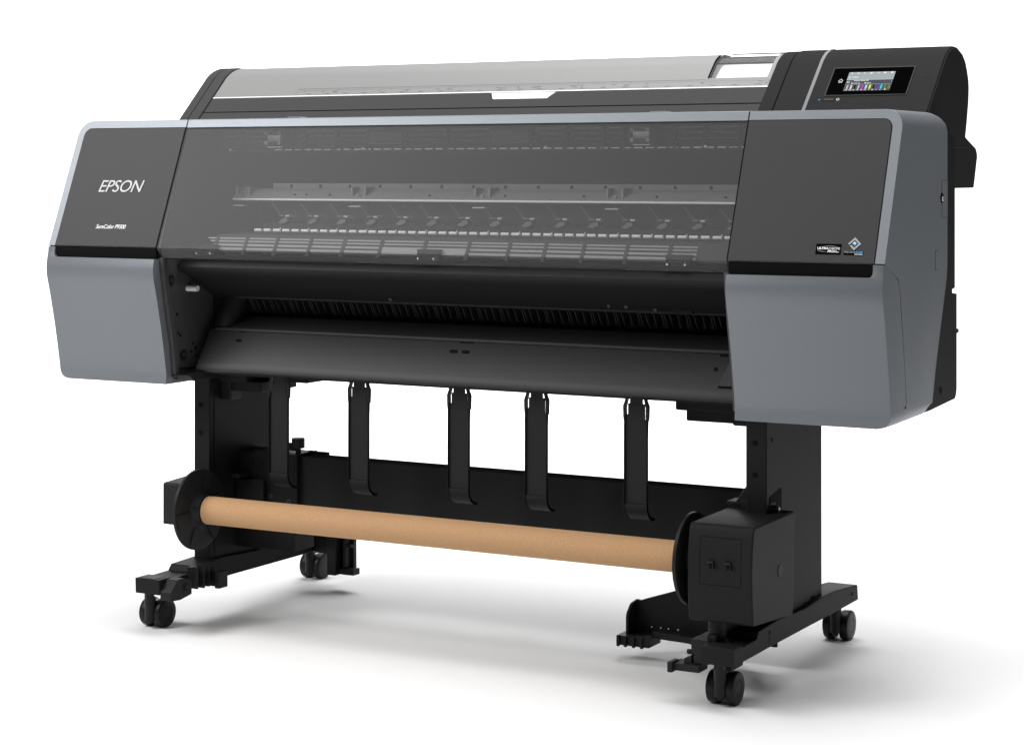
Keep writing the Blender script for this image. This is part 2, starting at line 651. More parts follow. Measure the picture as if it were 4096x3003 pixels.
bd2 = MB()
bd2.frame_prism(PF, NF, rrect(0.8700, 0.9060, 0.8265, 0.8338, 0.0008, 3), (0.0012, 0.0017), 'badge')
bd2.frame_prism(PF, NF, [(0.8747, 0.8460), (0.8872, 0.8338 - 0.0010), (0.8890, 0.8338 - 0.0010), (0.9009, 0.8460), (0.8876, 0.8582)], (0.0012, 0.0015), 'badge')
bd2 = bd2.build('printhead_badge', root)
b = MB()
T, Rr_, B_, L_ = Vector((0.8874, 0.8575)), Vector((0.9001, 0.8460)), Vector((0.8878, 0.8343)), Vector((0.8754, 0.8460))
c = (T + Rr_ + B_ + L_) / 4
inn = [c + (p - c) * 0.56 for p in (T, Rr_, B_, L_)]
cut0 = L_ + (B_ - L_) * 0.17
cut1 = inn[3] + (inn[2] - inn[3]) * 0.05
h_ = 0.0019
P2 = lambda p: PF(p[0], p[1], h_)
b.add([P2(T), P2(Rr_), P2(inn[1]), P2(inn[0])], [(0, 1, 2, 3)], 'letter')
b.add([P2(Rr_), P2(B_), P2(inn[2]), P2(inn[1])], [(0, 1, 2, 3)], 'letter')
b.add([P2(L_), P2(T), P2(inn[0]), P2(inn[3])], [(0, 1, 2, 3)], 'letter')
e0 = L_ + (B_ - L_) * 0.16
b.add([P2(L_), P2(inn[3]), P2(e0)], [(0, 1, 2)], 'letter')
e1 = L_ + (B_ - L_) * 0.26
b.add([P2(e1), P2(inn[3] + (inn[2] - inn[3]) * 0.30), P2(inn[2]), P2(B_)], [(0, 1, 2, 3)], 'letter')
b.build('diamond_frame', bd2)
b = MB()
g = [c + (p - c) * 0.34 for p in (T, Rr_, B_, L_)]
b.add([P2(g[0]), P2(g[1]), P2(c)], [(0, 1, 2)], 'pale_blue')
b.add([P2(g[1]), P2(g[2]), P2(c)], [(0, 1, 2)], 'blue_print')
b.add([P2(g[2]), P2(g[3]), P2(c)], [(0, 1, 2)], 'deep_blue')
b.add([P2(g[3]), P2(g[0]), P2(c)], [(0, 1, 2)], 'pale_blue')
b.build('diamond_gem', bd2)
b = MB()
text_into(b, 'PRECISION', PF, 0.8708, 0.8928, 0.8300, 0.8331, 'letter', h=(0.0018, 0.0022), space=0.95)
text_into(b, 'CORE', PF, 0.8932, 0.9052, 0.8300, 0.8331, 'blue_print', bold=0.02, h=(0.0018, 0.0022))
text_into(b, 'PRINTHEAD', PF, 0.8900, 0.9050, 0.8270, 0.8287, 'print', bold=0.02, h=(0.0018, 0.0022))
b.build('badge_lettering', bd2)

# ------------------------------------------------------------------ hinged front cover: silver band and smoked window
fc = MB()
loop = [(-0.6495, 1.0672), (0.6495, 1.0672), (0.6495, 1.085), (-0.6495, 1.085)]
y0 = -0.300 + 0.40 * (1.0672 - ZF)
y1 = -0.300 + 0.40 * (1.085 - ZF)
fc.prism([(y0, 1.0672), (y1, 1.085), (y1 + 0.012, 1.0857), (-0.09, 1.0857), (-0.09, 1.080), (y1 + 0.010, 1.080), (y0 + 0.012, 1.0672)], -0.6495, 0.6495, 'silver')
for xa, xb in ((-0.402, -0.367), (0.438, 0.475)):
    fc.prism([(xa, 1.0855), (xb, 1.0855), (xb - 0.003, 1.0880), (xa + 0.003, 1.0880)], y1 + 0.012, y1 + 0.04, 'silver', 'y')
fc = fc.build('front_cover', root, bevel=0.0012)
b = MB()
b.frame_prism(PF, NF, [(-0.6490, 0.8132), (0.6490, 0.8132), (0.6490, 1.0660), (-0.6490, 1.0660)], (-0.003, 0.0), 'smoke')
b.build('smoked_window', fc)
b = MB()
b.prism([(-0.2998, 0.8126), (-0.2868, 0.7905), (-0.2838, 0.7905), (-0.2966, 0.8134)], -0.6490, 0.6490, 'smoke')
b.prism([(-0.2855, 0.7905), (-0.280, 0.7875), (-0.274, 0.7875), (-0.280, 0.7908)], -0.6440, 0.6440, 'black')
b.box(-0.400, -0.150, -0.2875, -0.284, 0.7885, 0.7905, 'deep')
b.box(0.180, 0.440, -0.2875, -0.284, 0.7885, 0.7905, 'deep')
b.build('window_lower_flap', fc)
b = MB()
for s_ in (-1, 1):
    b.frame_prism(PF, NF, [(s_ * 0.6503 - 0.0012, 0.8130), (s_ * 0.6503 + 0.0012, 0.8130), (s_ * 0.6503 + 0.0012, 1.0850), (s_ * 0.6503 - 0.0012, 1.0850)], (-0.004, -0.0006), 'gap')
b.frame_prism(PF, NF, [(-0.649, 1.0658), (0.649, 1.0658), (0.649, 1.0674), (-0.649, 1.0674)], (-0.004, -0.0008), 'gap')
b.build('window_gasket', fc)

# ------------------------------------------------------------------ inner body seen through window and mouth
b = MB()
b.box(-0.6505, 0.6505, -0.155, 0.09, 1.074, 1.079, 'black')
b.box(-0.6505, 0.6505, 0.075, 0.085, 0.60, 1.074, 'inner_dark')
for s_ in (-1, 1):
    b.prism([(-0.285, 0.815), (-0.192, 1.072), (0.07, 1.072), (0.07, 0.815)], s_ * 0.6475, s_ * 0.6513, 'matt')
b.build('inner_chassis', root)

# sheet side plates of the paper mouth
for s_ in (-1, 1):
    b = MB()
    pl = [(-0.285, 0.812), (-0.283, 0.79), (-0.268, 0.70), (-0.247, 0.60), (-0.238, 0.553), (-0.160, 0.551), (-0.13, 0.60), (-0.06, 0.66), (0.02, 0.66), (0.02, 0.812)]
    b.prism(pl, s_ * 0.6460, s_ * 0.6500, 'plate')
    # folded front edge of the plate
    b.strip([(-0.292, 0.79), (-0.277, 0.70), (-0.255, 0.60), (-0.247, 0.535)], 0.014, s_ * 0.6400, s_ * 0.6512, 'plate')
    pp = b.build('mouth_side_plate', root, bevel=0.0008)
    if s_ < 0:
        for (y, z, r) in ((-0.258, 0.742, 0.011), (-0.215, 0.580, 0.011)):
            b = MB()
            b.cyl((-0.6465, y, z), (-0.6430, y, z), r, 'black', 20)
            b.cyl((-0.6440, y, z), (-0.6415, y, z), r * 0.5, 'rib', 12)
            b.build('mounting_boss', pp)
        b = MB()
        b.cyl((-0.6465, -0.200, 0.722), (-0.618, -0.200, 0.722), 0.0062, 'white', 16)
        b.build('white_pin', pp)
        for (y, z) in ((-0.236, 0.668), (-0.232, 0.628), (-0.224, 0.622), (-0.18, 0.602), (-0.187, 0.585), (-0.172, 0.592), (-0.168, 0.575)):
            b = MB()
            b.cyl((-0.6462, y, z), (-0.6452, y, z), 0.003, 'gap', 12)
            b.build('screw_hole', pp)

# dark hood above the mouth: rounded nose then a long face running back and down
b = MB()
nose = [(-0.150, 0.792), (-0.225, 0.788), (-0.238, 0.780), (-0.243, 0.770), (-0.238, 0.7625), (-0.215, 0.752), (-0.112, 0.6985), (-0.100, 0.702), (-0.090, 0.792)]
b.prism(nose, -0.640, 0.640, 'black')
hood = b.build('mouth_hood', root, bevel=0.002)
for x, z in ((-0.17, 0.7105), (0.335, 0.713), (0.372, 0.713), (0.43, 0.708), (0.60, 0.7115)):
    y = interp(z, [0.6985, 0.752], [-0.112, -0.215])
    b = MB()
    b.cyl((x, y + 0.002, z), (x, y - 0.002, z - 0.002), 0.004, 'rib', 12)
    b.build('hood_screw', hood)

# row of curved paper ribs
b = MB()
b.box(-0.61, 0.63, -0.062, -0.050, 0.655, 0.700, 'deep')
b.strip([(-0.120, 0.7000), (-0.108, 0.6975)], 0.003, -0.61, 0.63, 'rib')
b.box(-0.61, 0.63, -0.066, -0.060, 0.672, 0.690, 'black')
rib_bar = b.build('paper_rib_bar', root, bevel=0.0006, seg=1)
x = -0.600
k = 0
while x < 0.625:
    b = MB()
    rib = [(-0.116, 0.6985), (-0.108, 0.693), (-0.101, 0.681), (-0.093, 0.671), (-0.082, 0.6655), (-0.056, 0.6655), (-0.056, 0.700)]
    b.prism(rib, x, x + 0.0022, 'rib')
    if k % 3 == 0:
        b.prism(rib, x + 0.0055, x + 0.0075, 'rib')
        b.box(x, x + 0.0075, -0.078, -0.056, 0.668, 0.690, 'rib')
    else:
        b.box(x, x + 0.011, -0.074, -0.056, 0.668, 0.680, 'rib')
    b.build('paper_rib', rib_bar, bevel=0.0005, seg=1)
    x += 0.0172
    k += 1

# inner end fittings of the mouth
b = MB()
b.cyl((-0.590, -0.085, 0.716), (-0.600, -0.118, 0.628), 0.031, 'black', 28)
b.cyl((-0.600, -0.118, 0.628), (-0.602, -0.124, 0.616), 0.031, 'black', 28, r1=0.018)
b.box(-0.646, -0.60, -0.11, -0.04, 0.64, 0.72, 'deep')
b.build('cutter_housing', root, bevel=0.001)
b = MB()
b.prism([(-0.110, 0.712), (-0.085, 0.716), (-0.095, 0.66), (-0.140, 0.618), (-0.172, 0.616), (-0.16, 0.635), (-0.122, 0.665)], 0.618, 0.634, 'black')
b.build('edge_guide', root, bevel=0.001)
b = MB()
b.prism([(-0.142, 0.712), (-0.090, 0.695), (-0.088, 0.700), (-0.138, 0.718)], 0.40, 0.625, 'matt')
b.box(0.462, 0.506, -0.128, -0.108, 0.701, 0.7165, 'deep')
b.build('access_cover', root, bevel=0.001)

# delivery board and sloping tray
b = MB()
b.prism([(-0.088, 0.6585), (-0.148, 0.6335), (-0.148, 0.629), (-0.088, 0.652)], -0.606, 0.612, 'board')
b.strip([(-0.150, 0.6355), (-0.1525, 0.634), (-0.1525, 0.6305)][::-1], 0.0025, -0.606, 0.612, 'tray')
b.build('delivery_board', root, bevel=0.001)
b = MB()
b.strip([(-0.146, 0.634), (-0.153, 0.630), (-0.196, 0.566), (-0.203, 0.556), (-0.204, 0.548), (-0.198, 0.5435), (-0.17, 0.5435)], 0.003, -0.6205, 0.628, 'tray')
tr = b.build('sloping_tray', root, bevel=0.0008)


def on_tray(x, z, h=0.0):
    y = interp(z, [0.566, 0.630], [-0.196, -0.153])
    return Vector((x, y - 0.0002 - h * 0.83, z + h * 0.56))


for x0, x1, z0, z1 in ((-0.545, -0.525, 0.629, 0.633), (-0.542, -0.528, 0.609, 0.614), (0.006, 0.040, 0.6275, 0.632),
                       (-0.010, 0.008, 0.608, 0.614), (0.018, 0.036, 0.608, 0.614), (0.575, 0.592, 0.625, 0.629), (0.570, 0.578, 0.599, 0.605)):
    pts = rrect(x0, x1, z0, z1, min(0.0028, (z1 - z0) * 0.49), 4)
    b = MB()
    b.frame_prism(on_tray, None, pts, (-0.001, 0.0008), 'gap')
    b.build('tray_slot', tr)
b = MB()
b.frame_prism(on_tray, None, [(0.588, 0.572), (0.628, 0.572), (0.628, 0.618), (0.600, 0.618)], (0.0, 0.003), 'tray')
b.frame_prism(on_tray, None, [(0.588, 0.570), (0.628, 0.570), (0.628, 0.572), (0.588, 0.572)], (0.0, 0.0034), 'gap')
b.build('tray_flap', tr)
b = MB()
b.strip([(-0.150, 0.598), (-0.168, 0.569)], 0.002, -0.633, -0.629, 'steel')
b.cyl((-0.628, -0.152, 0.600), (-0.622, -0.152, 0.600), 0.0022, 'chrome', 10)
b.build('tray_hinge_strip', tr)

# underside of the body and the stepped boxes hanging from it
b = MB()
b.box(-0.650, 0.650, -0.165, 0.20, 0.536, 0.56, 'matt')
b.box(-0.650, 0.650, 0.02, 0.075, 0.56, 0.64, 'matt')
b.prism([(-0.250, 0.540), (-0.160, 0.551), (-0.10, 0.551), (-0.10, 0.533), (-0.235, 0.528)], -0.650, -0.600, 'matt')
b.box(-0.607, -0.601, -0.22, -0.12, 0.528, 0.546, 'black')
b.build('underbody', root, bevel=0.001)
b = MB()
b.box(0.462, 0.602, -0.11, 0.06, 0.513, 0.54, 'matt')
b.box(0.478, 0.604, -0.095, 0.06, 0.4915, 0.515, 'matt')
b.box(0.560, 0.640, -0.06, 0.10, 0.483, 0.54, 'matt')
b.build('electrical_box', root, bevel=0.004, seg=3)
b = MB()
b.box(-0.636, -0.548, -0.12, 0.02, 0.516, 0.545, 'matt')
b.box(-0.606, -0.520, -0.105, 0.03, 0.495, 0.518, 'matt')
b.box(-0.625, -0.598, -0.11, -0.07, 0.475, 0.52, 'black')
b.box(-0.515, -0.43, -0.06, 0.08, 0.515, 0.54, 'matt')
b.build('electrical_box', root, bevel=0.003, seg=2)

# ------------------------------------------------------------------ mechanism behind the window
b = MB()
Y = -0.095
b.box(-0.63, 0.648, Y + 0.006, Y + 0.010, 1.018, 1.066, 'inner')
for z, hh in ((1.0635, 0.0026), (1.0525, 0.0022), (1.0415, 0.0030), (1.0310, 0.0026), (1.0235, 0.0028)):
    b.box(-0.63, 0.648, Y, Y + 0.005, z - hh, z + hh, 'inner_dark')
b.box(-0.63, 0.648, Y - 0.002, Y + 0.005, 1.0145, 1.0215, 'inner_dark')
xs = [-0.58, -0.495, -0.413, -0.332, -0.252, -0.159, -0.057, 0.046, 0.139, 0.219, 0.300, 0.345, 0.455, 0.520, 0.590]
for x in xs:
    b.box(x - 0.0035, x + 0.0035, Y - 0.003, Y + 0.0055, 1.018, 1.0655, 'inner_dark')
x = -0.488
while x < 0.63:
    b.box(x, x + 0.018, Y - 0.0030, Y - 0.0016, 1.0190, 1.0210, 'inner_light')
    x += 0.0252
for xa, xb in ((-0.246, -0.164), (0.051, 0.135)):
    b.box(xa, xb, Y - 0.005, Y - 0.002, 1.030, 1.056, 'plate')
    b.box(xa, xb, Y - 0.0056, Y - 0.005, 1.0305, 1.0312, 'inner')
for xw in (-0.606, -0.261, 0.174, 0.521):
    b.cyl((xw, Y - 0.006, 1.0215), (xw, Y, 1.0215), 0.0028, 'white', 12)
b.build('upper_louvre', root)
for xc in (-0.465, 0.401):
    b = MB()
    Yb = -0.135
    b.box(xc - 0.0165, xc + 0.0165, Yb, Yb + 0.004, 1.031, 1.056, 'plated')
    b.box(xc - 0.012, xc + 0.012, Yb - 0.006, Yb, 1.0505, 1.0575, 'inner_dark')
    b.box(xc - 0.012, xc + 0.012, Yb - 0.006, Yb, 1.0295, 1.0365, 'inner_dark')
    for dx in (-0.017, 0.017):
        for z in (1.0345, 1.0545):
            b.cyl((xc + dx, Yb - 0.006, z), (xc + dx, Yb, z), 0.0042, 'chrome', 14)
    b.box(xc - 0.018, xc + 0.018, Yb + 0.001, Yb + 0.03, 1.0245, 1.0262, 'plated')
    b.box(xc + 0.022, xc + 0.034, Yb - 0.002, Yb + 0.03, 1.022, 1.066, 'deep')
    b.build('hinge_bracket', root)

# carriage rail
b = MB()
b.box(-0.52, 0.648, 0.01, 0.06, 0.935, 0.9475, 'inner')
b.prism([(0.0, 0.936), (-0.012, 0.930), (-0.028, 0.917), (-0.028, 0.9115), (0.06, 0.9115), (0.06, 0.936)], -0.60, 0.648, 'inner')
b.cyl((-0.60, -0.028, 0.9125), (0.648, -0.028, 0.9125), 0.0024, 'white', 12)  # white rod paints in the bright highlight along the rail's edge
rl = b.build('carriage_rail', root, loc=(0, -0.07, 0))
for i in range(14):
    x = -0.472 + i * 0.076
    b = MB()
    b.cyl((x, 0.012, 0.9415), (x, 0.0095, 0.9415), 0.0038, 'gap', 14)
    b.build('rail_hole', rl)
for x in (-0.44, -0.41, -0.35, -0.102, 0.077, 0.256, 0.415, 0.560):
    b = MB()
    b.cyl((x, -0.022, 0.924), (x, -0.0235, 0.923), 0.0028, 'gap', 12)
    b.build('rail_hole', rl)
for x in (-0.577, -0.277, 0.024, 0.325):
    b = MB()
    for d in (-0.0165, 0.0165):
        b.box(x + d - 0.002, x + d + 0.002, -0.024, 0.008, 0.918, 0.940, 'inner')
    b.box(x - 0.016, x + 0.016, 0.000, 0.008, 0.925, 0.940, 'inner')
    b.box(x - 0.014, x + 0.014, -0.040, -0.020, 0.8985, 0.9008, 'plated')
    b.cyl((x, -0.026, 0.923), (x, -0.022, 0.923), 0.004, 'chrome', 12)
    b.build('rail_bracket', rl)
b = MB()
b.box(-0.49, 0.648, 0.0, 0.06, 0.86, 0.911, 'inner_dark')
b.build('carriage_back_wall', root, loc=(0, -0.07, 0))

# pinch roller arms with white rollers
x = -0.477
while x < 0.63:
    b = MB()
    b.prism([(x + 0.003, 0.8635), (x + 0.014, 0.8715), (x + 0.025, 0.8725), (x + 0.026, 0.866), (x + 0.013, 0.860), (x + 0.002, 0.862)], -0.03, -0.01, 'paddle', 'y')
    b.box(x + 0.022, x + 0.032, -0.032, -0.010, 0.8755, 0.879, 'plated')
    b.box(x + 0.004, x + 0.016, -0.030, -0.010, 0.8765, 0.8785, 'inner')
    b.strip([(x - 0.015, 0.903), (x + 0.006, 0.880)], 0.0007, -0.028, -0.026, 'inner', 'y')
    b.build('pinch_arm', root, loc=(0, -0.075, 0.001))
    x += 0.0745
x = -0.520
k = 0
while x < 0.640:
    b = MB()
    b.cyl((x, -0.042, 0.8435), (min(x + 0.0175, 0.647), -0.042, 0.8435), 0.0038, 'white', 14)
    if k % 3 == 2:
        b.box(x + 0.0175, x + 0.0190, -0.044, -0.040, 0.842, 0.850, 'white')
    b.build('pinch_roller', root, loc=(0, -0.085, 0.0035))
    x += 0.0243
    k += 1
b = MB()
b.box(-0.52, 0.648, -0.10, -0.07, 0.80, 0.862, 'inner_dark')
b.prism([(-0.205, 0.840), (-0.10, 0.842), (-0.10, 0.838), (-0.205, 0.836)], -0.56, 0.648, 'inner_dark')


def on_grille(x, z, h=0.0):
    return Vector((x, -0.228 + (z - 0.804) * 0.55 - h, z))


b.frame_prism(on_grille, None, [(-0.56, 0.804), (0.648, 0.804), (0.648, 0.840), (-0.56, 0.840)], (-0.006, -0.002), 'inner_dark')
for z0, z1 in ((0.8305, 0.8335), (0.8245, 0.8275), (0.8165, 0.8205), (0.8075, 0.8125)):
    b.frame_prism(on_grille, None, [(-0.585 + (0.835 - z0) * 1.5, z0), (0.555, z0), (0.555, z1), (-0.585 + (0.835 - z1) * 1.5, z1)], (-0.002, -0.001), 'inner')
for x in (-0.555, -0.478, -0.400, -0.315, -0.232, -0.141, -0.038, 0.063, 0.155, 0.235, 0.318, 0.410, 0.500):
    b.frame_prism(on_grille, None, [(x - 0.0035, 0.798), (x + 0.0035, 0.798), (x + 0.0035, 0.836), (x - 0.0035, 0.836)], (-0.003, 0.001), 'inner_dark')
b.frame_prism(on_grille, None, [(-0.1375, 0.807), (0.0595, 0.807), (0.0595, 0.8205), (-0.1375, 0.8205)], (-0.002, -0.0004), 'inner')
b.build('platen_grille', root)
for xc in (-0.570, -0.020, 0.524):
    b = MB()
    b.box(xc - 0.025, xc + 0.025, -0.235, -0.20, 0.797, 0.818, 'deep')
    for d in (-0.018, 0.018):
        b.cyl((xc + d, -0.245, 0.800), (xc + d, -0.235, 0.803), 0.004, 'inner_dark', 12)
        b.cyl((xc + d + 0.001, -0.246, 0.8003), (xc + d + 0.001, -0.240, 0.802), 0.0016, 'chrome', 10)
    b.build('cover_catch', root)

# ------------------------------------------------------------------ top cover
top_curve = [(0.200, 1.196), (0.212, 1.2045), (0.224, 1.211), (0.240, 1.217), (0.257, 1.2205), (0.285, 1.2195), (0.318, 1.209), (0.338, 1.194), (0.350, 1.176), (0.3585, 1.158),
             (0.361, 1.142), (0.358, 1.114), (0.346, 1.070), (0.337, 1.044)]


def cover_outline(inset=0.0, zlow=1.06):
    """yz polyline of slope, rounded top and back, moved inwards by inset"""
    pts = [(0.088 + 1.038 * (zlow - 1.088), zlow), (0.088 + 1.038 * (1.15 - 1.088), 1.15)] + top_curve
    if inset:
        out = []
        n = len(pts)
        for i in range(n):
            a = Vector(pts[max(0, i - 1)])
            c_ = Vector(pts[min(n - 1, i + 1)])
            d = (c_ - a).normalized()
            out.append((pts[i][0] + d.y * inset, pts[i][1] - d.x * inset))
        pts = out
    return pts


def cover_solid(mb, x0, x1, m, inset=0.0, zlow=1.06):
    pts = cover_outline(inset, zlow)
    mb.prism(pts + [(0.337, 1.02), (0.03, 1.02)], x0, x1, m)


tc = MB()
cover_solid(tc, -0.842, 0.549, 'gap', 0.012)
tc = tc.build('top_cover', root)
# black strips at the left end
for xa, xb in ((-0.900, -0.8765), (-0.8745, -0.8455)):
    b = MB()
    cover_solid(b, xa, xb, 'cover')
    b.build('left_cover_strip', tc, bevel=0.002)
b = MB()
cover_solid(b, -0.8766, -0.8744, 'gap', 0.003)
b.build('cover_gap', tc)
b = MB()
cover_solid(b, -0.8456, -0.8420, 'gap', 0.006)
b.build('cover_gap', tc)
b = MB()
cover_solid(b, 0.5795, 0.5825, 'gap', 0.003)
b.build('cover_gap', tc)
# fixed lower slope, lid lip
b = MB()


def slope_plate(mb, x0, x1, z0, z1, h0, h1, m):
    mb.frame_prism(PC, NC, [(x0, z0), (x1, z0), (x1, z1), (x0, z1)], (h0, h1), m)


slope_plate(b, -0.8425, 0.549, 1.06, 1.1110, -0.012, -0.0022, 'cover')
b.build('fixed_slope', tc, bevel=0.0008)
b = MB()
zt_, zn = 1.1452, 1.1315
lip = [(-0.8425, 1.1130), (0.549, 1.1130), (0.549, zt_), (0.068, zt_), (0.0595, zt_ - 0.006), (0.052, zn), (-0.080, zn), (-0.0945, zt_ - 0.002), (-0.098, zt_), (-0.8425, zt_)]
b.frame_prism(PC, NC, lip, (-0.012, -0.0022), 'cover')
b.build('lid_front_lip', tc, bevel=0.0006, seg=1)
b = MB()
b.frame_prism(PC, NC, [(-0.081, zn + 0.0004), (0.0517, zn + 0.0004), (0.0592, zt_ - 0.006), (0.0675, 1.1462), (-0.092, 1.1462)], (-0.012, -0.0035), 'lip')
b.build('lid_handle', tc)
# silver lid with its clear window opening near the right end
b = MB()
slope_plate(b, -0.8420, 0.549, 1.1455, 1.1472, -0.012, -0.0012, 'lip')  # white strip paints in the light caught by the lid's cut edge
ins = 0.0025


def lid_piece(mb, x0, x1, za=None, m='light_silver', inset=ins, th=0.004):
    pts = cover_outline(inset, 1.1472)
    pts = [(0.088 + 1.038 * (1.1472 - 1.088) + 0.707 * inset, 1.1472 - 0.707 * inset)] + pts[1:]
    if za is not None:
        pts = [p for p in pts if p[1] > za or p[0] > 0.25]
        pts = [(0.088 + 1.038 * (za - 1.088) + 0.707 * inset, za - 0.707 * inset)] + pts
    mb.strip(pts[::-1], th, x0, x1, m)


lid_piece(b, -0.8420, 0.411)
lid_piece(b, 0.540, 0.549)
slope_plate(b, 0.411, 0.540, 1.1472, 1.1675, -0.0070, -0.0025, 'light_silver')
lid = b.build('silver_lid', tc)
b = MB()
# recess seen in the opening: black head slot, grey bed and white roll of paper
slope_plate(b, 0.411, 0.540, 1.165, 1.2035, -0.0118, -0.0100, 'light_silver')
b.strip([(0.214, 1.196), (0.235, 1.206), (0.262, 1.211)], 0.002, 0.411, 0.540, 'deep')
b.box(0.432, 0.548, 0.248, 0.262, 1.2165, 1.2190, 'chrome')
b.build('window_bed', lid)
b = MB()
ring = arc(0.432, 1.1915, 0.008, 90, 180, 6) + [(0.4215, 1.1690), (0.537, 1.1690), (0.537, 1.1995)]
ring = [(0.4345, 1.1995)] + [(0.4255 + 0.009 * (1 - math.cos(math.radians(a))) * 1.0, 1.1905 + 0.009 * math.sin(math.radians(a))) for a in range(80, -1, -16)] + [(0.4225, 1.1690), (0.530, 1.1690), (0.5365, 1.1735), (0.5365, 1.1995)]
b.frame_prism(PC, NC, ring[::-1], (-0.0100, -0.0082), 'white')
b.build('paper_view_panel', lid)
b = MB()
pts = [(0.088 + 1.038 * (1.168 - 1.088) + 0.003, 1.168 - 0.003)] + [p for p in cover_outline(0.0035, 1.15) if p[1] > 1.17 and p[0] < 0.25]
b.strip(pts[::-1], 0.001, 0.4115, 0.5395, 'clear')
b.build('lid_window', lid)
b = MB()
b.strip([(0.088 + 1.038 * (z - 1.088) + 0.002, z - 0.002) for z in (1.167, 1.18, 1.196)] + [(0.212 + 0.001, 1.2035), (0.235, 1.2135)], 0.0035, 0.4095, 0.4112, 'gap')
b.build('lid_window_edge', lid)
# ruler printed on the lid
b = MB()
x0r = 0.5315
HR = (-0.00235, -0.0021)


def mark(x, z0, z1, w=0.0005, lean=0.0):
    b.frame_prism(PC, NC, [(x - w / 2, z0), (x + w / 2, z0), (x + w / 2 + lean, z1), (x - w / 2 + lean, z1)], HR, 'rule')


for mm in range(0, 1141, 10):
    mark(x0r - mm / 1000, 1.1490, 1.1504 if mm % 50 else 1.1525, 0.0004)
for q in range(0, 45 * 8):
    xx = x0r - q * 0.0254 / 8
    if xx > -0.608:
        mark(xx, 1.1600 if q % 8 else 1.1575, 1.1618, 0.0004)
b.frame_prism(PC, NC, [(-0.611, 1.1640), (0.405, 1.1640), (0.405, 1.1644), (-0.611, 1.1644)], HR, 'rule')
b.frame_prism(PC, NC, [(-0.612, 1.1490), (-0.6114, 1.1490), (-0.6108, 1.1640), (-0.6114, 1.1640)], HR, 'rule')
for mm, s_ in ((1030, 'B0'), (841, 'A0'), (728, 'B1'), (594, 'A1'), (515, 'B2'), (420, 'A2'), (297, 'A3')):
    xx = x0r - mm / 1000
    mark(xx, 1.1495, 1.1630, 0.0006)
    text_into(b, s_, PC, xx - 0.0125, xx - 0.0020, 1.1545, 1.1585, 'rule', h=HR)
for mm in range(50, 1101, 50):
    xx = x0r - mm / 1000
    text_into(b, str(mm), PC, xx - 0.012, xx - 0.002, 1.1512, 1.1530, 'rule', h=HR)
for q in (5, 10, 13, 16, 17, 20, 22, 24, 30, 36, 42, 44):
    xx = x0r - q * 0.0254
    text_into(b, str(q), PC, xx - 0.0075, xx - 0.0012, 1.1566, 1.1584, 'rule', h=HR)
text_into(b, 'inch', PC, 0.524, 0.531, 1.1583, 1.1605, 'rule', h=HR)
text_into(b, 'mm/ISO', PC, 0.516, 0.531, 1.1520, 1.1540, 'rule', h=HR)
mark(0.5345, 1.1495, 1.1635, 0.0006)
for (xa, za, xb, zb) in ((0.5400, 1.1545, 0.5400, 1.1610), (0.5400, 1.1610, 0.5470, 1.1610), (0.5470, 1.1610, 0.5470, 1.1565), (0.5400, 1.1545, 0.5450, 1.1545), (0.5450, 1.1545, 0.5470, 1.1565)):
    d = Vector((xb - xa, zb - za)).normalized() * 0.00035
    b.frame_prism(PC, NC, [(xa - d.x - d.y, za - d.y + d.x), (xa - d.x + d.y, za - d.y - d.x), (xb + d.x + d.y, zb + d.y - d.x), (xb + d.x - d.y, zb + d.y + d.x)], HR, 'rule')
b.build('ruler_print', lid)

# right end of the top: black strips, silver trim, control head
b = MB()
cover_solid(b, 0.5495, 0.5795, 'head')
b.build('right_cover_strip', tc, bevel=0.002)
b = MB()
cover_solid(b, 0.5825, 0.6440, 'head', -0.0015)
b.build('head_side_strip', tc, bevel=0.0015)
b = MB()
cover_solid(b, 0.6440, 0.6515, 'trim', -0.003)
b.build('silver_trim', tc, bevel=0.001)
cp = MB()
cover_solid(cp, 0.6515, 0.900, 'head', -0.0015)
cp = cp.build('control_panel', root, bevel=0.0025, seg=3)
b = MB()
fr_out = rrect(0.6800, 0.8490, 1.1205, 1.1790, 0.002, 3)
b.frame_prism(PC, NC, fr_out, (0.0015, 0.0030), 'cover')
b.build('screen_surround', cp, bevel=0.0004)
b = MB()
b.frame_prism(PC, NC, [(0.6830, 1.1222), (0.8465, 1.1222), (0.8465, 1.1765), (0.6830, 1.1765)], (0.0030, 0.0036), 'gloss')
b.build('screen_glass', cp)
b = MB()
H0 = 0.0042


def q4(x0, x1, z0, z1, m, h=H0):
    b.add([PC(x0, z0, h), PC(x1, z0, h), PC(x1, z1, h), PC(x0, z1, h)], [(0, 1, 2, 3)], m)


sx0, sx1 = 0.7165, 0.8120
q4(sx0, sx1, 1.1515, 1.1673, 'scr_top')
q4(sx0, sx1, 1.1425, 1.1512, 'scr_mid')
q4(sx0, sx1, 1.1288, 1.1421, 'scr_low')
q4(sx0, sx1, 1.1511, 1.1516, 'scr_white')
q4(sx0, sx1, 1.1421, 1.1425, 'scr_lgrey')
H1 = H0 + 0.0004
for i in range(6):
    q4(sx0 + 0.0135 * (i + 1) - 0.0002, sx0 + 0.0135 * (i + 1) + 0.0002, 1.1635, 1.1667, 'scr_white', H1)
for i in range(3):
    q4(0.7210, 0.7250, 1.1632 + 0.0012 * i, 1.1639 + 0.0012 * i, 'scr_white', H1)


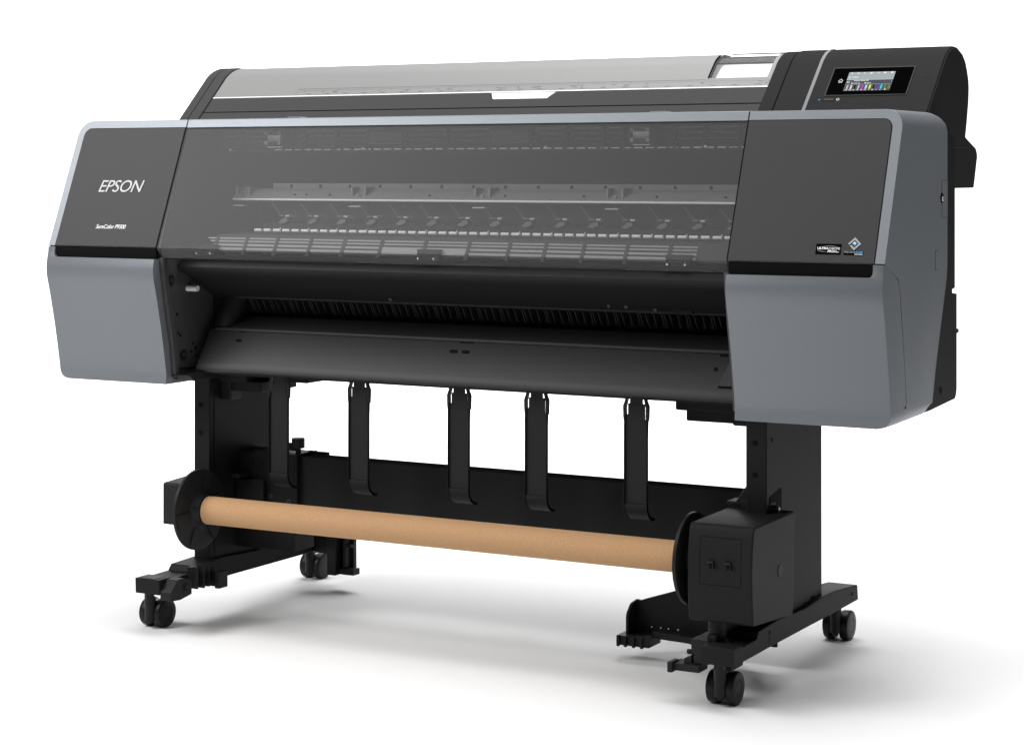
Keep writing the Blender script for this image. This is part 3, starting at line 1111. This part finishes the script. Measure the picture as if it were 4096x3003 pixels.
def disc2(cx, cz, r0, r1, m, a0=0, a1=360, h=H1, n=20):
    for i in range(n):
        t0 = math.radians(a0 + (a1 - a0) * i / n)
        t1 = math.radians(a0 + (a1 - a0) * (i + 1) / n)
        P_ = lambda r, t: PC(cx + r * math.cos(t), cz + r * math.sin(t) * 0.75, h)
        if r0 > 0:
            b.add([P_(r0, t0), P_(r1, t0), P_(r1, t1), P_(r0, t1)], [(0, 1, 2, 3)], m)
        else:
            b.add([PC(cx, cz, h), P_(r1, t0), P_(r1, t1)], [(0, 1, 2)], m)


def line2(xa, za, xb, zb, w_, m, h=H1):
    d = Vector((xb - xa, zb - za)).normalized()
    nn = Vector((-d.y, d.x)) * w_ / 2
    b.add([PC(xa + nn.x, za + nn.y, h), PC(xa - nn.x, za - nn.y, h), PC(xb - nn.x, zb - nn.y, h), PC(xb + nn.x, zb + nn.y, h)], [(0, 1, 2, 3)], m)


line2(0.7335, 1.1635, 0.7392, 1.1660, 0.0008, 'scr_white')
line2(0.7335, 1.1660, 0.7392, 1.1635, 0.0008, 'scr_white')
disc2(0.7495, 1.1648, 0.0009, 0.0018, 'scr_white')
disc2(0.7630, 1.1646, 0, 0.0024, 'scr_white')
line2(0.7640, 1.1646, 0.7668, 1.1665, 0.0010, 'scr_white')
line2(0.7755, 1.1634, 0.7770, 1.1664, 0.0012, 'scr_white')
line2(0.7785, 1.1634, 0.7796, 1.1664, 0.0012, 'scr_white')
q4(0.7882, 0.7938, 1.1635, 1.1664, 'scr_white', H1)
disc2(0.8055, 1.1650, 0, 0.0026, 'scr_white')
disc2(0.7215, 1.1563, 0.0021, 0.0028, 'scr_white')
line2(0.7203, 1.1563, 0.7213, 1.1556, 0.0006, 'scr_white')
line2(0.7213, 1.1556, 0.7228, 1.1571, 0.0006, 'scr_white')
text_into(b, 'Ready.', PC, 0.7270, 0.7402, 1.1549, 1.1580, 'scr_white', bold=0.02, h=(H0 + 0.0002, H1))
text_into(b, 'Premium Glossy 250', PC, 0.7325, 0.7625, 1.1478, 1.1506, 'scr_white', bold=0.02, h=(H0 + 0.0002, H1))
text_into(b, '1117.3 mm', PC, 0.7327, 0.7470, 1.1432, 1.1452, 'scr_white', bold=0.02, h=(H0 + 0.0002, H1))
text_into(b, '30.0 m', PC, 0.7605, 0.7695, 1.1432, 1.1452, 'scr_white', bold=0.02, h=(H0 + 0.0002, H1))
disc2(0.7202, 1.1465, 0.0006, 0.0018, 'scr_white')
q4(0.7215, 0.7245, 1.1447, 1.1453, 'scr_white', H1)
q4(0.7240, 0.7246, 1.1447, 1.1480, 'scr_white', H1)
q4(0.7215, 0.7245, 1.1476, 1.1482, 'scr_white', H1)
disc2(0.7300, 1.1443, 0, 0.0016, 'scr_white')
disc2(0.7575, 1.1443, 0, 0.0016, 'scr_white')
line2(0.8098, 1.1478, 0.8108, 1.1468, 0.0006, 'scr_white')
line2(0.8108, 1.1468, 0.8098, 1.1458, 0.0006, 'scr_white')
line2(0.8098, 1.1355, 0.8108, 1.1345, 0.0006, 'scr_white')
inks = ['scr_lgrey', 'scr_pinkish', 'scr_black', 'scr_lgrey', 'scr_mag', 'scr_lcyan', 'scr_yel', 'scr_black', 'scr_vio', 'scr_cyan', 'scr_olive', 'scr_olive']
names = ['LGY', 'VLM', 'PK', 'GY', 'VM', 'LC', 'Y', 'MK', 'V', 'C', None, None]
for i, (mm_, nm) in enumerate(zip(inks, names)):
    x = 0.7212 + i * 0.00775
    q4(x, x + 0.0036, 1.1322, 1.1404, mm_, H1)
    if nm:
        wd = 0.0019 * len(nm)
        text_into(b, nm, PC, x + 0.0014 - wd / 2, x + 0.0014 + wd / 2, 1.1297, 1.1314, 'scr_white', bold=0.03, h=(H0 + 0.0002, H1))
disc2(0.8022, 1.1306, 0, 0.0016, 'scr_white')
b.build('lit_display', cp)
b = MB()
hs = 0.0037 + 0.0004
for seg_ in ((0.7000, 1.1500, 0.7046, 1.1538), (0.7046, 1.1538, 0.7092, 1.1500), (0.7014, 1.1500, 0.7014, 1.1466), (0.7078, 1.1500, 0.7078, 1.1466), (0.7010, 1.1467, 0.7034, 1.1467), (0.7082, 1.1467, 0.7058, 1.1467), (0.7034, 1.1467, 0.7034, 1.1490), (0.7034, 1.1490, 0.7058, 1.1490), (0.7058, 1.1490, 0.7058, 1.1467)):
    line2(*seg_, 0.0010, 'icon', hs)
b.build('home_icon', cp)
b = MB()
b.frame_prism(PC, NC, rrect(0.6820, 0.7045, 1.1108, 1.1160, 0.0025, 5), (0.0012, 0.0018), 'gap')
b.frame_prism(PC, NC, rrect(0.6828, 0.7037, 1.1114, 1.1154, 0.0019, 5), (0.0012, 0.0026), 'cover')
b.build('power_button', cp)
b = MB()
disc2(0.7115, 1.1138, 0.0023, 0.0030, 'print', 125, 415, 0.0019)
line2(0.7115, 1.1142, 0.7115, 1.1168, 0.0006, 'print', 0.0019)
b.build('power_icon', cp)
b = MB()
b.frame_prism(PC, NC, rrect(0.6707, 0.6752, 1.1128, 1.1150, 0.0006, 3), (0.0012, 0.0020), 'led')
b.build('status_light', cp)
for x in (0.8720, 0.8775, 0.8830):
    b = MB()
    b.cyl(PC(x, 1.1545, 0.0012), PC(x, 1.1545, 0.0018), 0.0011, 'gap', 12)
    b.build('sound_hole', cp)

# dark end wall with a fine bright rim, rear roll box and rear body
b = MB()
cover_solid(b, 0.9003, 0.9020, 'black', 0.002)
b.build('head_end_wall', cp, bevel=0.0008)
b = MB()
b.prism(poly_round([(0.10, 1.05, 0), (0.337, 1.044, 0.004), (0.4165, 1.020, 0.012), (0.427, 1.006, 0.012), (0.4005, 0.940, 0.006), (0.10, 0.940, 0)], 0.004), -0.900, 0.900, 'black')
b.build('rear_roll_box', root, bevel=0.001)
b = MB()
b.prism([(0.0, 1.06), (0.15, 1.06), (0.15, 1.045), (0.185, 1.04), (0.185, 0.747), (0.1675, 0.745), (0.1675, 0.738), (0.197, 0.735)] + arc(0.172, 0.553, 0.025, 0, -60, 5) + [(0.02, 0.524), (-0.15, 0.524), (-0.15, 0.56), (0.0, 0.80)], 0.6512, 0.9255, 'matt')
b.cyl((0.9250, 0.091, 0.556), (0.9262, 0.091, 0.556), 0.008, 'gap', 20)
b.box(0.900, 0.9255, 0.196, 0.210, 0.658, 0.666, 'black')
b.build('rear_body', root, bevel=0.0015)
b = MB()
b.prism([(0.0, 1.06), (0.185, 1.04), (0.185, 0.75), (0.197, 0.735), (0.197, 0.54), (0.15, 0.524), (-0.15, 0.524), (-0.15, 0.56), (0.0, 0.80)], -0.9255, -0.6512, 'matt')
b.build('rear_body', root)
b = MB()
b.prism([(0.086, 1.06), (0.186, 1.04), (0.186, 0.75), (0.196, 0.735), (0.196, 0.575), (0.15, 0.562), (0.086, 0.562)], -0.6510, 0.6510, 'matt')
b.build('rear_body', root)

# ------------------------------------------------------------------ stand
for s_ in (-1, 1):
    b = MB()
    b.box(s_ * 0.625, s_ * 0.667, -0.150, 0.145, 0.10, 0.56, 'matt')
    post = b.build('stand_post', root, bevel=0.003, seg=3)
    for z in (0.478, 0.418):
        b = MB()
        xx = 0.646 * s_ - 0.002
        b.cyl((xx, -0.1508, z - 0.012), (xx, -0.148, z - 0.012), 0.0055, 'gap', 20)
        b.build('post_hole', post)
    if s_ > 0:
        b = MB()
        b.cyl((0.6675, -0.123, 0.470), (0.665, -0.123, 0.470), 0.0045, 'gap', 16)
        b.build('post_hole', post)
    if s_ > 0:
        b = MB()
        b.prism(poly_round([(-0.138, 0.30, 0), (-0.138, 0.363, 0.004), (-0.075, 0.375, 0.004), (-0.075, 0.30, 0)], 0.003), 0.662, 0.6676, 'gap')
        b.prism([(-0.136, 0.30), (-0.136, 0.352), (-0.106, 0.352), (-0.106, 0.30)], 0.662, 0.6682, 'matt')
        b.cyl((0.667, -0.116, 0.338), (0.678, -0.116, 0.338), 0.0085, 'black', 20)
        b.cyl((0.678, -0.116, 0.338), (0.6795, -0.116, 0.338), 0.0055, 'steel', 6)
        b.build('post_bolt', post)
    else:
        b = MB()
        b.box(-0.6252, -0.6242, -0.1340, -0.1325, 0.14, 0.50, 'gap')
        b.build('post_seam', post)
    # foot
    b = MB()
    xi, xo = s_ * 0.614, s_ * 0.678
    side = [(-0.335, 0.0885), (-0.3365, 0.1205), (-0.292, 0.1205), (-0.292, 0.1165), (-0.226, 0.1175), (-0.216, 0.1300), (-0.12, 0.1335), (-0.04, 0.1300), (0.02, 0.1275), (0.12, 0.1325), (0.19, 0.132), (0.325, 0.1205), (0.330, 0.089), (0.24, 0.0885), (-0.16, 0.0895)]
    b.prism(side, min(xi, xo), max(xi, xo), 'matt')
    b.prism([(-0.336, 0.110), (-0.337, 0.1215), (-0.300, 0.1215), (-0.292, 0.116)], s_ * 0.646 - 0.020, s_ * 0.646 + 0.020, 'matt')
    foot = b.build('stand_foot', root, bevel=0.002, seg=2)
    if s_ > 0:
        for y, z in ((-0.162, 0.1175), (0.292, 0.1075)):
            b = MB()
            b.cyl((0.677, y, z), (0.6786, y, z), 0.0042, 'gap', 14)
            b.build('foot_screw', foot)
        b = MB()
        b.box(0.677, 0.6784, -0.1655, -0.1640, 0.0900, 0.1125, 'gap')
        b.build('foot_seam', foot)
        b = MB()
        b.box(0.6665, 0.6682, 0.082, 0.098, 0.133, 0.1385, 'gap')
        b.build('post_slot', post)

# casters
cz = [(-0.6920, -0.245, 0.0), (0.6255, -0.252, 0.0), (0.6295, 0.346, 0.0), (-0.6915, 0.353, 0.0)]


def caster():
    b = MB()
    b.cyl((0.003, -0.030, 0.050), (0.003, -0.030, 0.094), 0.0105, 'wheel', 24)
    b.cyl((0.003, -0.027, 0.018), (0.003, -0.027, 0.068), 0.0118, 'wheel', 24)
    b.box(-0.006, 0.009, -0.026, 0.006, 0.016, 0.058, 'wheel')
    b.cyl((-0.02, 0, 0.0305), (0.02, 0, 0.0305), 0.006, 'wheel', 12)
    b.cyl((0.003, -0.027, 0.012), (0.003, -0.027, 0.018), 0.006, 'wheel', 16)
    st = b.build('caster', None, bevel=0.0008)
    ws = []
    for c_ in (-0.0165, 0.0185):
        d = MB()
        hw = 0.0098
        r = 0.0305
        d.lathe([(-hw, 0.010), (-hw, r - 0.003), (-hw + 0.0009, r - 0.001), (-hw + 0.003, r), (hw - 0.003, r), (hw - 0.0009, r - 0.001), (hw, r - 0.003), (hw, 0.0155), (hw - 0.0008, 0.0150), (hw - 0.0008, 0.0143), (hw, 0.0138)],
                (c_, 0, 0.0305), (1, 0, 0), 'wheel', 56)
        wo = d.build('wheel', st, sharp=50)
        ws.append(wo)
    return st


proto = caster()
for i, p in enumerate(cz):
    if i == 0:
        o = proto
    else:
        o = proto.copy()
        col.objects.link(o)
        for ch in list(proto.children):
            c2 = ch.copy()
            col.objects.link(c2)
            c2.parent = o
    o.location = p
    o.parent = root

# cross beam with its left mounting bracket
b = MB()
b.box(-0.47, 0.628, -0.030, 0.022, 0.195, 0.3515, 'beam')
b.build('cross_beam', root, bevel=0.0015)
b = MB()
b.prism([(-0.624, 0.145), (-0.474, 0.145), (-0.474, 0.3560), (-0.585, 0.3610), (-0.585, 0.3565), (-0.624, 0.3565)], -0.045, 0.030, 'matt', 'y')
b.box(-0.474, -0.468, -0.045, 0.034, 0.180, 0.3575, 'matt')
b.box(-0.470, -0.435, 0.024, 0.034, 0.180, 0.3560, 'matt')
mb_ = b.build('beam_bracket', root, bevel=0.0012)
b = MB()
b.cyl((-0.482, -0.02, 0.356), (-0.482, -0.02, 0.372), 0.006, 'black', 16)
b.cyl((-0.482, -0.02, 0.368), (-0.482, -0.02, 0.390), 0.0145, 'black', 24)
b.box(-0.515, -0.488, -0.026, -0.012, 0.362, 0.378, 'black')
b.cyl((-0.462, 0.0, 0.356), (-0.462, 0.0, 0.362), 0.006, 'black', 12)
b.build('clamp_knob', mb_, bevel=0.0012)
for x, z in ((-0.585, 0.333), (-0.560, 0.333), (-0.505, 0.333)):
    b = MB()
    b.box(x - 0.0012, x + 0.0012, -0.0458, -0.0448, z - 0.004, z + 0.004, 'gap')
    b.build('bracket_slot', mb_)
for x, z in ((-0.537, 0.262), (-0.489, 0.254), (-0.564, 0.285)):
    b = MB()
    b.cyl((x, -0.0465, z), (x, -0.0445, z), 0.0055, 'rib', 16)
    b.cyl((x, -0.0468, z), (x, -0.0460, z), 0.002, 'gap', 8)
    b.build('bracket_screw', mb_)
b = MB()
b.prism(poly_round([(-0.62, 0.225, 0), (-0.547, 0.225, 0), (-0.547, 0.2985, 0.004), (-0.62, 0.2960, 0)], 0.003), -0.060, -0.052, 'matt', 'y')
b.box(-0.612, -0.590, -0.09, -0.05, 0.303, 0.312, 'black')
b.build('reel_bracket', root, bevel=0.001)
b = MB()
b.prism([(0.565, 0.338), (0.6235, 0.338), (0.6235, 0.392), (0.616, 0.392), (0.584, 0.345), (0.565, 0.345)], -0.10, -0.055, 'black', 'y')
b.box(0.606, 0.624, -0.125, -0.10, 0.338, 0.352, 'black')
b.build('corner_brace', root, bevel=0.002)

# ------------------------------------------------------------------ media guides hanging under the tray
def guide_mesh():
    b = MB()
    w2 = 0.0245
    b.prism([(-w2, 0.335), (w2, 0.335), (w2 + 0.0003, 0.470), (w2 + 0.0012, 0.498), (0.0185, 0.498), (0.0185, 0.528), (0.0135, 0.528), (0.0135, 0.556), (-0.0135, 0.556), (-0.0135, 0.528), (-0.0175, 0.528), (-0.0175, 0.507), (-w2 - 0.0003, 0.507), (-w2, 0.470)], 0.0, 0.003, 'black', 'y')
    # outer spring arms and hooks of the clip
    for s_ in (-1, 1):
        b.prism([(s_ * 0.0212, 0.496), (s_ * 0.0258, 0.496), (s_ * 0.0268, 0.524), (s_ * 0.0225, 0.534), (s_ * 0.0222, 0.543), (s_ * 0.0255, 0.552), (s_ * 0.012, 0.552), (s_ * 0.0165, 0.540), (s_ * 0.0180, 0.534), (s_ * 0.0215, 0.522)], -0.003, 0.006, 'black', 'y')
        for q in range(6):
            z = 0.502 + q * 0.003
            b.box(min(s_ * 0.0256, s_ * 0.0272), max(s_ * 0.0256, s_ * 0.0272), -0.003, 0.005, z, z + 0.0015, 'black')
    # foot curling to the back
    cur = [(0.0, 0.336)]
    for a in range(0, 81, 8):
        cur.append((0.030 - 0.030 * math.cos(math.radians(a)), 0.335 - 0.030 * math.sin(math.radians(a))))
    b.strip(cur[::-1], 0.003, -w2, w2, 'black')
    # narrow raised rims along both edges
    edge = [(0.0025, 0.500), (0.002, 0.440), (0.002, 0.338)]
    for a in range(0, 97, 8):
        edge.append((0.030 - 0.028 * math.cos(math.radians(a)), 0.336 - 0.029 * math.sin(math.radians(a))))
    for s_ in (-1, 1):
        b.strip(edge[::-1], 0.0065, min(s_ * w2, s_ * (w2 - 0.0016)), max(s_ * w2, s_ * (w2 - 0.0016)), 'deep')
    return b


g0 = guide_mesh().build('media_guide', root, bevel=0.0006, seg=1)
for i, x in enumerate((-0.4285, -0.227, 0.0125, 0.1895, 0.4065)):
    o = g0 if i == 0 else g0.copy()
    if i:
        col.objects.link(o)
        o.parent = root
    o.location = (x, -0.168, 0)

# ------------------------------------------------------------------ take-up reel units
# motor unit on the right
b = MB()
prof = [(-0.098, 0.140), (-0.292, 0.155), (-0.297, 0.160), (-0.303, 0.205), (-0.304, 0.250), (-0.301, 0.295), (-0.295, 0.322), (-0.291, 0.3305), (-0.285, 0.333), (-0.090, 0.335)]
b.prism(prof, 0.5735, 0.700, 'reel')
mu = b.build('reel_motor_unit', root, bevel=0.004, seg=3, sharp=30)


def on_motor(x, z, h=0.0):
    y = interp(z, [0.160, 0.205, 0.250, 0.295, 0.322], [-0.297, -0.303, -0.304, -0.301, -0.295])
    return Vector((x, y - h, z))


b = MB()
for (xa, za, xb, zb) in ((0.5985, 0.2255, 0.5985, 0.311), (0.679, 0.2255, 0.679, 0.311), (0.5985, 0.311, 0.679, 0.311), (0.5985, 0.2255, 0.679, 0.2255)):
    n = 8
    for i in range(n):
        t0, t1 = i / n, (i + 1) / n
        p = (xa + (xb - xa) * t0, za + (zb - za) * t0)
        q = (xa + (xb - xa) * t1, za + (zb - za) * t1)
        hw = 0.0005
        if xa == xb:
            pts = [(p[0] - hw, p[1]), (p[0] + hw, p[1]), (q[0] + hw, q[1]), (q[0] - hw, q[1])]
        else:
            pts = [(p[0], p[1] - hw), (q[0], q[1] - hw), (q[0], q[1] + hw), (p[0], p[1] + hw)]
        b.frame_prism(on_motor, None, pts, (-0.0003, 0.0003), 'gap')
b.build('hatch_seam', mu)
for xc in (0.622, 0.6555):
    b = MB()
    b.frame_prism(on_motor, None, [(xc - 0.005, 0.2550), (xc + 0.005, 0.2550), (xc + 0.005, 0.2630), (xc - 0.005, 0.2630)], (-0.001, 0.0004), 'gap')
    b.prism([(-0.306, 0.2640), (-0.313, 0.2665), (-0.312, 0.2690), (-0.300, 0.2680)], xc - 0.006, xc + 0.006, 'black')
    b.box(xc + 0.003, xc + 0.0055, -0.309, -0.302, 0.2555, 0.266, 'black')
    b.build('hatch_catch', mu, bevel=0.0003, seg=1)
b = MB()
b.cyl((0.6998, -0.165, 0.235), (0.7004, -0.165, 0.235), 0.012, 'gap', 28)
b.cyl((0.6998, -0.165, 0.235), (0.7008, -0.165, 0.235), 0.0116, 'black', 28)
b.build('side_cap', mu)
b = MB()
b.cyl((0.616, -0.262, 0.122), (0.616, -0.262, 0.158), 0.017, 'black', 28)
b.box(0.600, 0.632, -0.262, -0.150, 0.132, 0.156, 'black')
b.box(0.607, 0.625, -0.290, -0.250, 0.108, 0.130, 'black')
b.build('motor_support', root, bevel=0.0015)
# follower unit on the left
b = MB()
b.prism(poly_round([(-0.10, 0.206, 0), (-0.213, 0.2125, 0.004), (-0.213, 0.302, 0.006), (-0.10, 0.3085, 0)], 0.003), -0.702, -0.628, 'black')
b.build('reel_follower_unit', root, bevel=0.002, seg=2)

AX_Y, AX_Z = -0.230, 0.2555


def flange(x, dirx):
    """dished guide disc with radial panels, hub towards the tube"""
    b = MB()
    r = 0.0855
    b.lathe([(0.0, 0.020), (0.000, 0.060), (-0.004, r - 0.003), (-0.003, r), (0.003, r), (0.0045, r - 0.004), (0.003, 0.060), (0.006, 0.040), (0.010, 0.034), (0.022, 0.0295), (0.022, 0.010)], (x, AX_Y, AX_Z), (dirx, 0, 0), 'black', 64)
    for k in range(6):
        a = math.radians(60 * k + 12)
        ca, sa = math.cos(a), math.sin(a)
        p0 = Vector((x + dirx * 0.002, AX_Y + 0.033 * ca, AX_Z + 0.033 * sa))
        p1 = Vector((x + dirx * 0.002, AX_Y + 0.080 * ca, AX_Z + 0.080 * sa))
        t = Vector((0, -sa, ca)) * 0.009
        q = Vector((dirx * 0.0038, 0, 0))
        q2 = Vector((dirx * 0.0062, 0, 0))
        b.add([p0 - t, p0 + t, p1 + t * 1.5, p1 - t * 1.5, p0 - t + q2, p0 + t + q2, p1 + t * 1.5 + q, p1 - t * 1.5 + q],
              [(0, 1, 2, 3), (4, 5, 6, 7), (0, 1, 5, 4), (1, 2, 6, 5), (2, 3, 7, 6), (3, 0, 4, 7)], 'black')
    o = b.build('reel_flange', root, sharp=25)
    return o


flange(-0.592, 1)
flange(0.552, -1)
b = MB()
b.cyl((-0.64, AX_Y, AX_Z), (-0.585, AX_Y, AX_Z), 0.016, 'black', 24)
b.cyl((0.545, AX_Y, AX_Z), (0.58, AX_Y, AX_Z), 0.030, 'black', 24)
b.build('reel_spindle', root)

# ------------------------------------------------------------------ basket brackets at the feet
b = MB()
b.box(-0.614, -0.598, -0.242, -0.172, 0.088, 0.1330, 'black')
b.box(-0.600, -0.588, -0.242, -0.236, 0.088, 0.134, 'black')
for y in (-0.226, -0.208, -0.190):
    b.box(-0.602, -0.582, y, y + 0.005, 0.088, 0.136, 'black')
b.box(-0.600, -0.566, -0.188, -0.172, 0.085, 0.112, 'black')
b.box(-0.576, -0.564, -0.196, -0.166, 0.083, 0.118, 'black')
b.box(-0.5995, -0.5985, -0.232, -0.222, 0.095, 0.128, 'gap')
b.build('basket_bracket', root, bevel=0.001, seg=1)
b = MB()
b.prism(poly_round([(-0.333, 0.078, 0.003), (-0.300, 0.076, 0.003), (-0.262, 0.082, 0.003), (-0.262, 0.112, 0.006), (-0.290, 0.120, 0.002), (-0.310, 0.119, 0.002), (-0.333, 0.096, 0.002)], 0.003), -0.614, -0.586, 'black')
b.cyl((-0.5865, -0.284, 0.101), (-0.5845, -0.284, 0.101), 0.009, 'deep', 20)
b.cyl((-0.586, -0.284, 0.101), (-0.582, -0.284, 0.101), 0.004, 'wheel', 12)
b.build('foot_end_clamp', root, bevel=0.0012)
b = MB()
b.box(-0.614, -0.560, 0.235, 0.262, 0.086, 0.150, 'black')
b.box(-0.572, -0.548, 0.225, 0.275, 0.040, 0.152, 'black')
b.box(-0.548, -0.522, 0.262, 0.275, 0.045, 0.148, 'black')
b.box(-0.538, -0.530, 0.240, 0.262, 0.045, 0.145, 'black')
b.box(-0.530, -0.518, 0.244, 0.262, 0.104, 0.110, 'black')
b.box(-0.548, -0.505, 0.235, 0.262, 0.042, 0.056, 'black')
b.build('basket_bracket', root, bevel=0.001, seg=1)
# right foot: cover plate and bracket arms
b = MB()
b.prism([(0.318, 0.046), (0.62, 0.046), (0.62, 0.205), (0.415, 0.139), (0.335, 0.112), (0.328, 0.109), (0.318, 0.110)], 0.020, 0.026, 'matt', 'y')
b.prism(poly_round([(-0.022, 0.0455, 0), (0.026, 0.0455, 0), (0.026, 0.1095, 0), (-0.002, 0.1060, 0.014), (-0.022, 0.088, 0.02)], 0.003), 0.314, 0.320, 'matt')
cpn = b.build('leg_cover_plate', root, bevel=0.0008, seg=1)
for x in (0.352, 0.372, 0.389, 0.410):
    b = MB()
    b.cyl((x, 0.0195, 0.058), (x, 0.0205, 0.058), 0.0015, 'white', 8)
    b.build('plate_pin_hole', cpn)
b = MB()
b.box(0.300, 0.372, -0.036, 0.020, 0.028, 0.047, 'black')
for x in (0.302, 0.318, 0.336, 0.354):
    b.box(x, x + 0.006, -0.041, -0.034, 0.026, 0.048, 'black')
b.box(0.360, 0.376, -0.038, -0.02, 0.030, 0.050, 'black')
arm = [(0.372, -0.020), (0.455, -0.030), (0.50, -0.055), (0.56, -0.16), (0.60, -0.20), (0.616, -0.20), (0.616, -0.14), (0.575, -0.11), (0.52, -0.02), (0.455, 0.0), (0.372, 0.006)]
b.prism(arm, 0.045, 0.058, 'black', 'z')
b.build('basket_bracket', root, bevel=0.001, seg=1)
b = MB()
b.box(0.580, 0.614, -0.300, -0.205, 0.078, 0.122, 'black')
b.prism([(0.566, 0.076), (0.586, 0.076), (0.586, 0.100), (0.578, 0.090), (0.566, 0.086)], -0.30, -0.22, 'black', 'y')
b.box(0.545, 0.600, -0.310, -0.270, 0.064, 0.077, 'black')
b.box(0.540, 0.550, -0.318, -0.286, 0.061, 0.080, 'black')
b.cyl((0.575, -0.296, 0.094), (0.575, -0.296, 0.102), 0.005, 'black', 12)
b.build('basket_bracket', root, bevel=0.001, seg=1)

# ================================================================== cardboard tube held between the flanges
b = MB()
b.lathe([(-0.566, 0.0265), (-0.566, 0.0295), (0.545, 0.0295), (0.545, 0.0265)], (0, AX_Y, AX_Z), (1, 0, 0), 'card', 72)
ct = b.build('cardboard_tube', None)
tag(ct, 'brown kraft cardboard tube clamped between the two black flanges of the printer stand', 'cardboard tube')
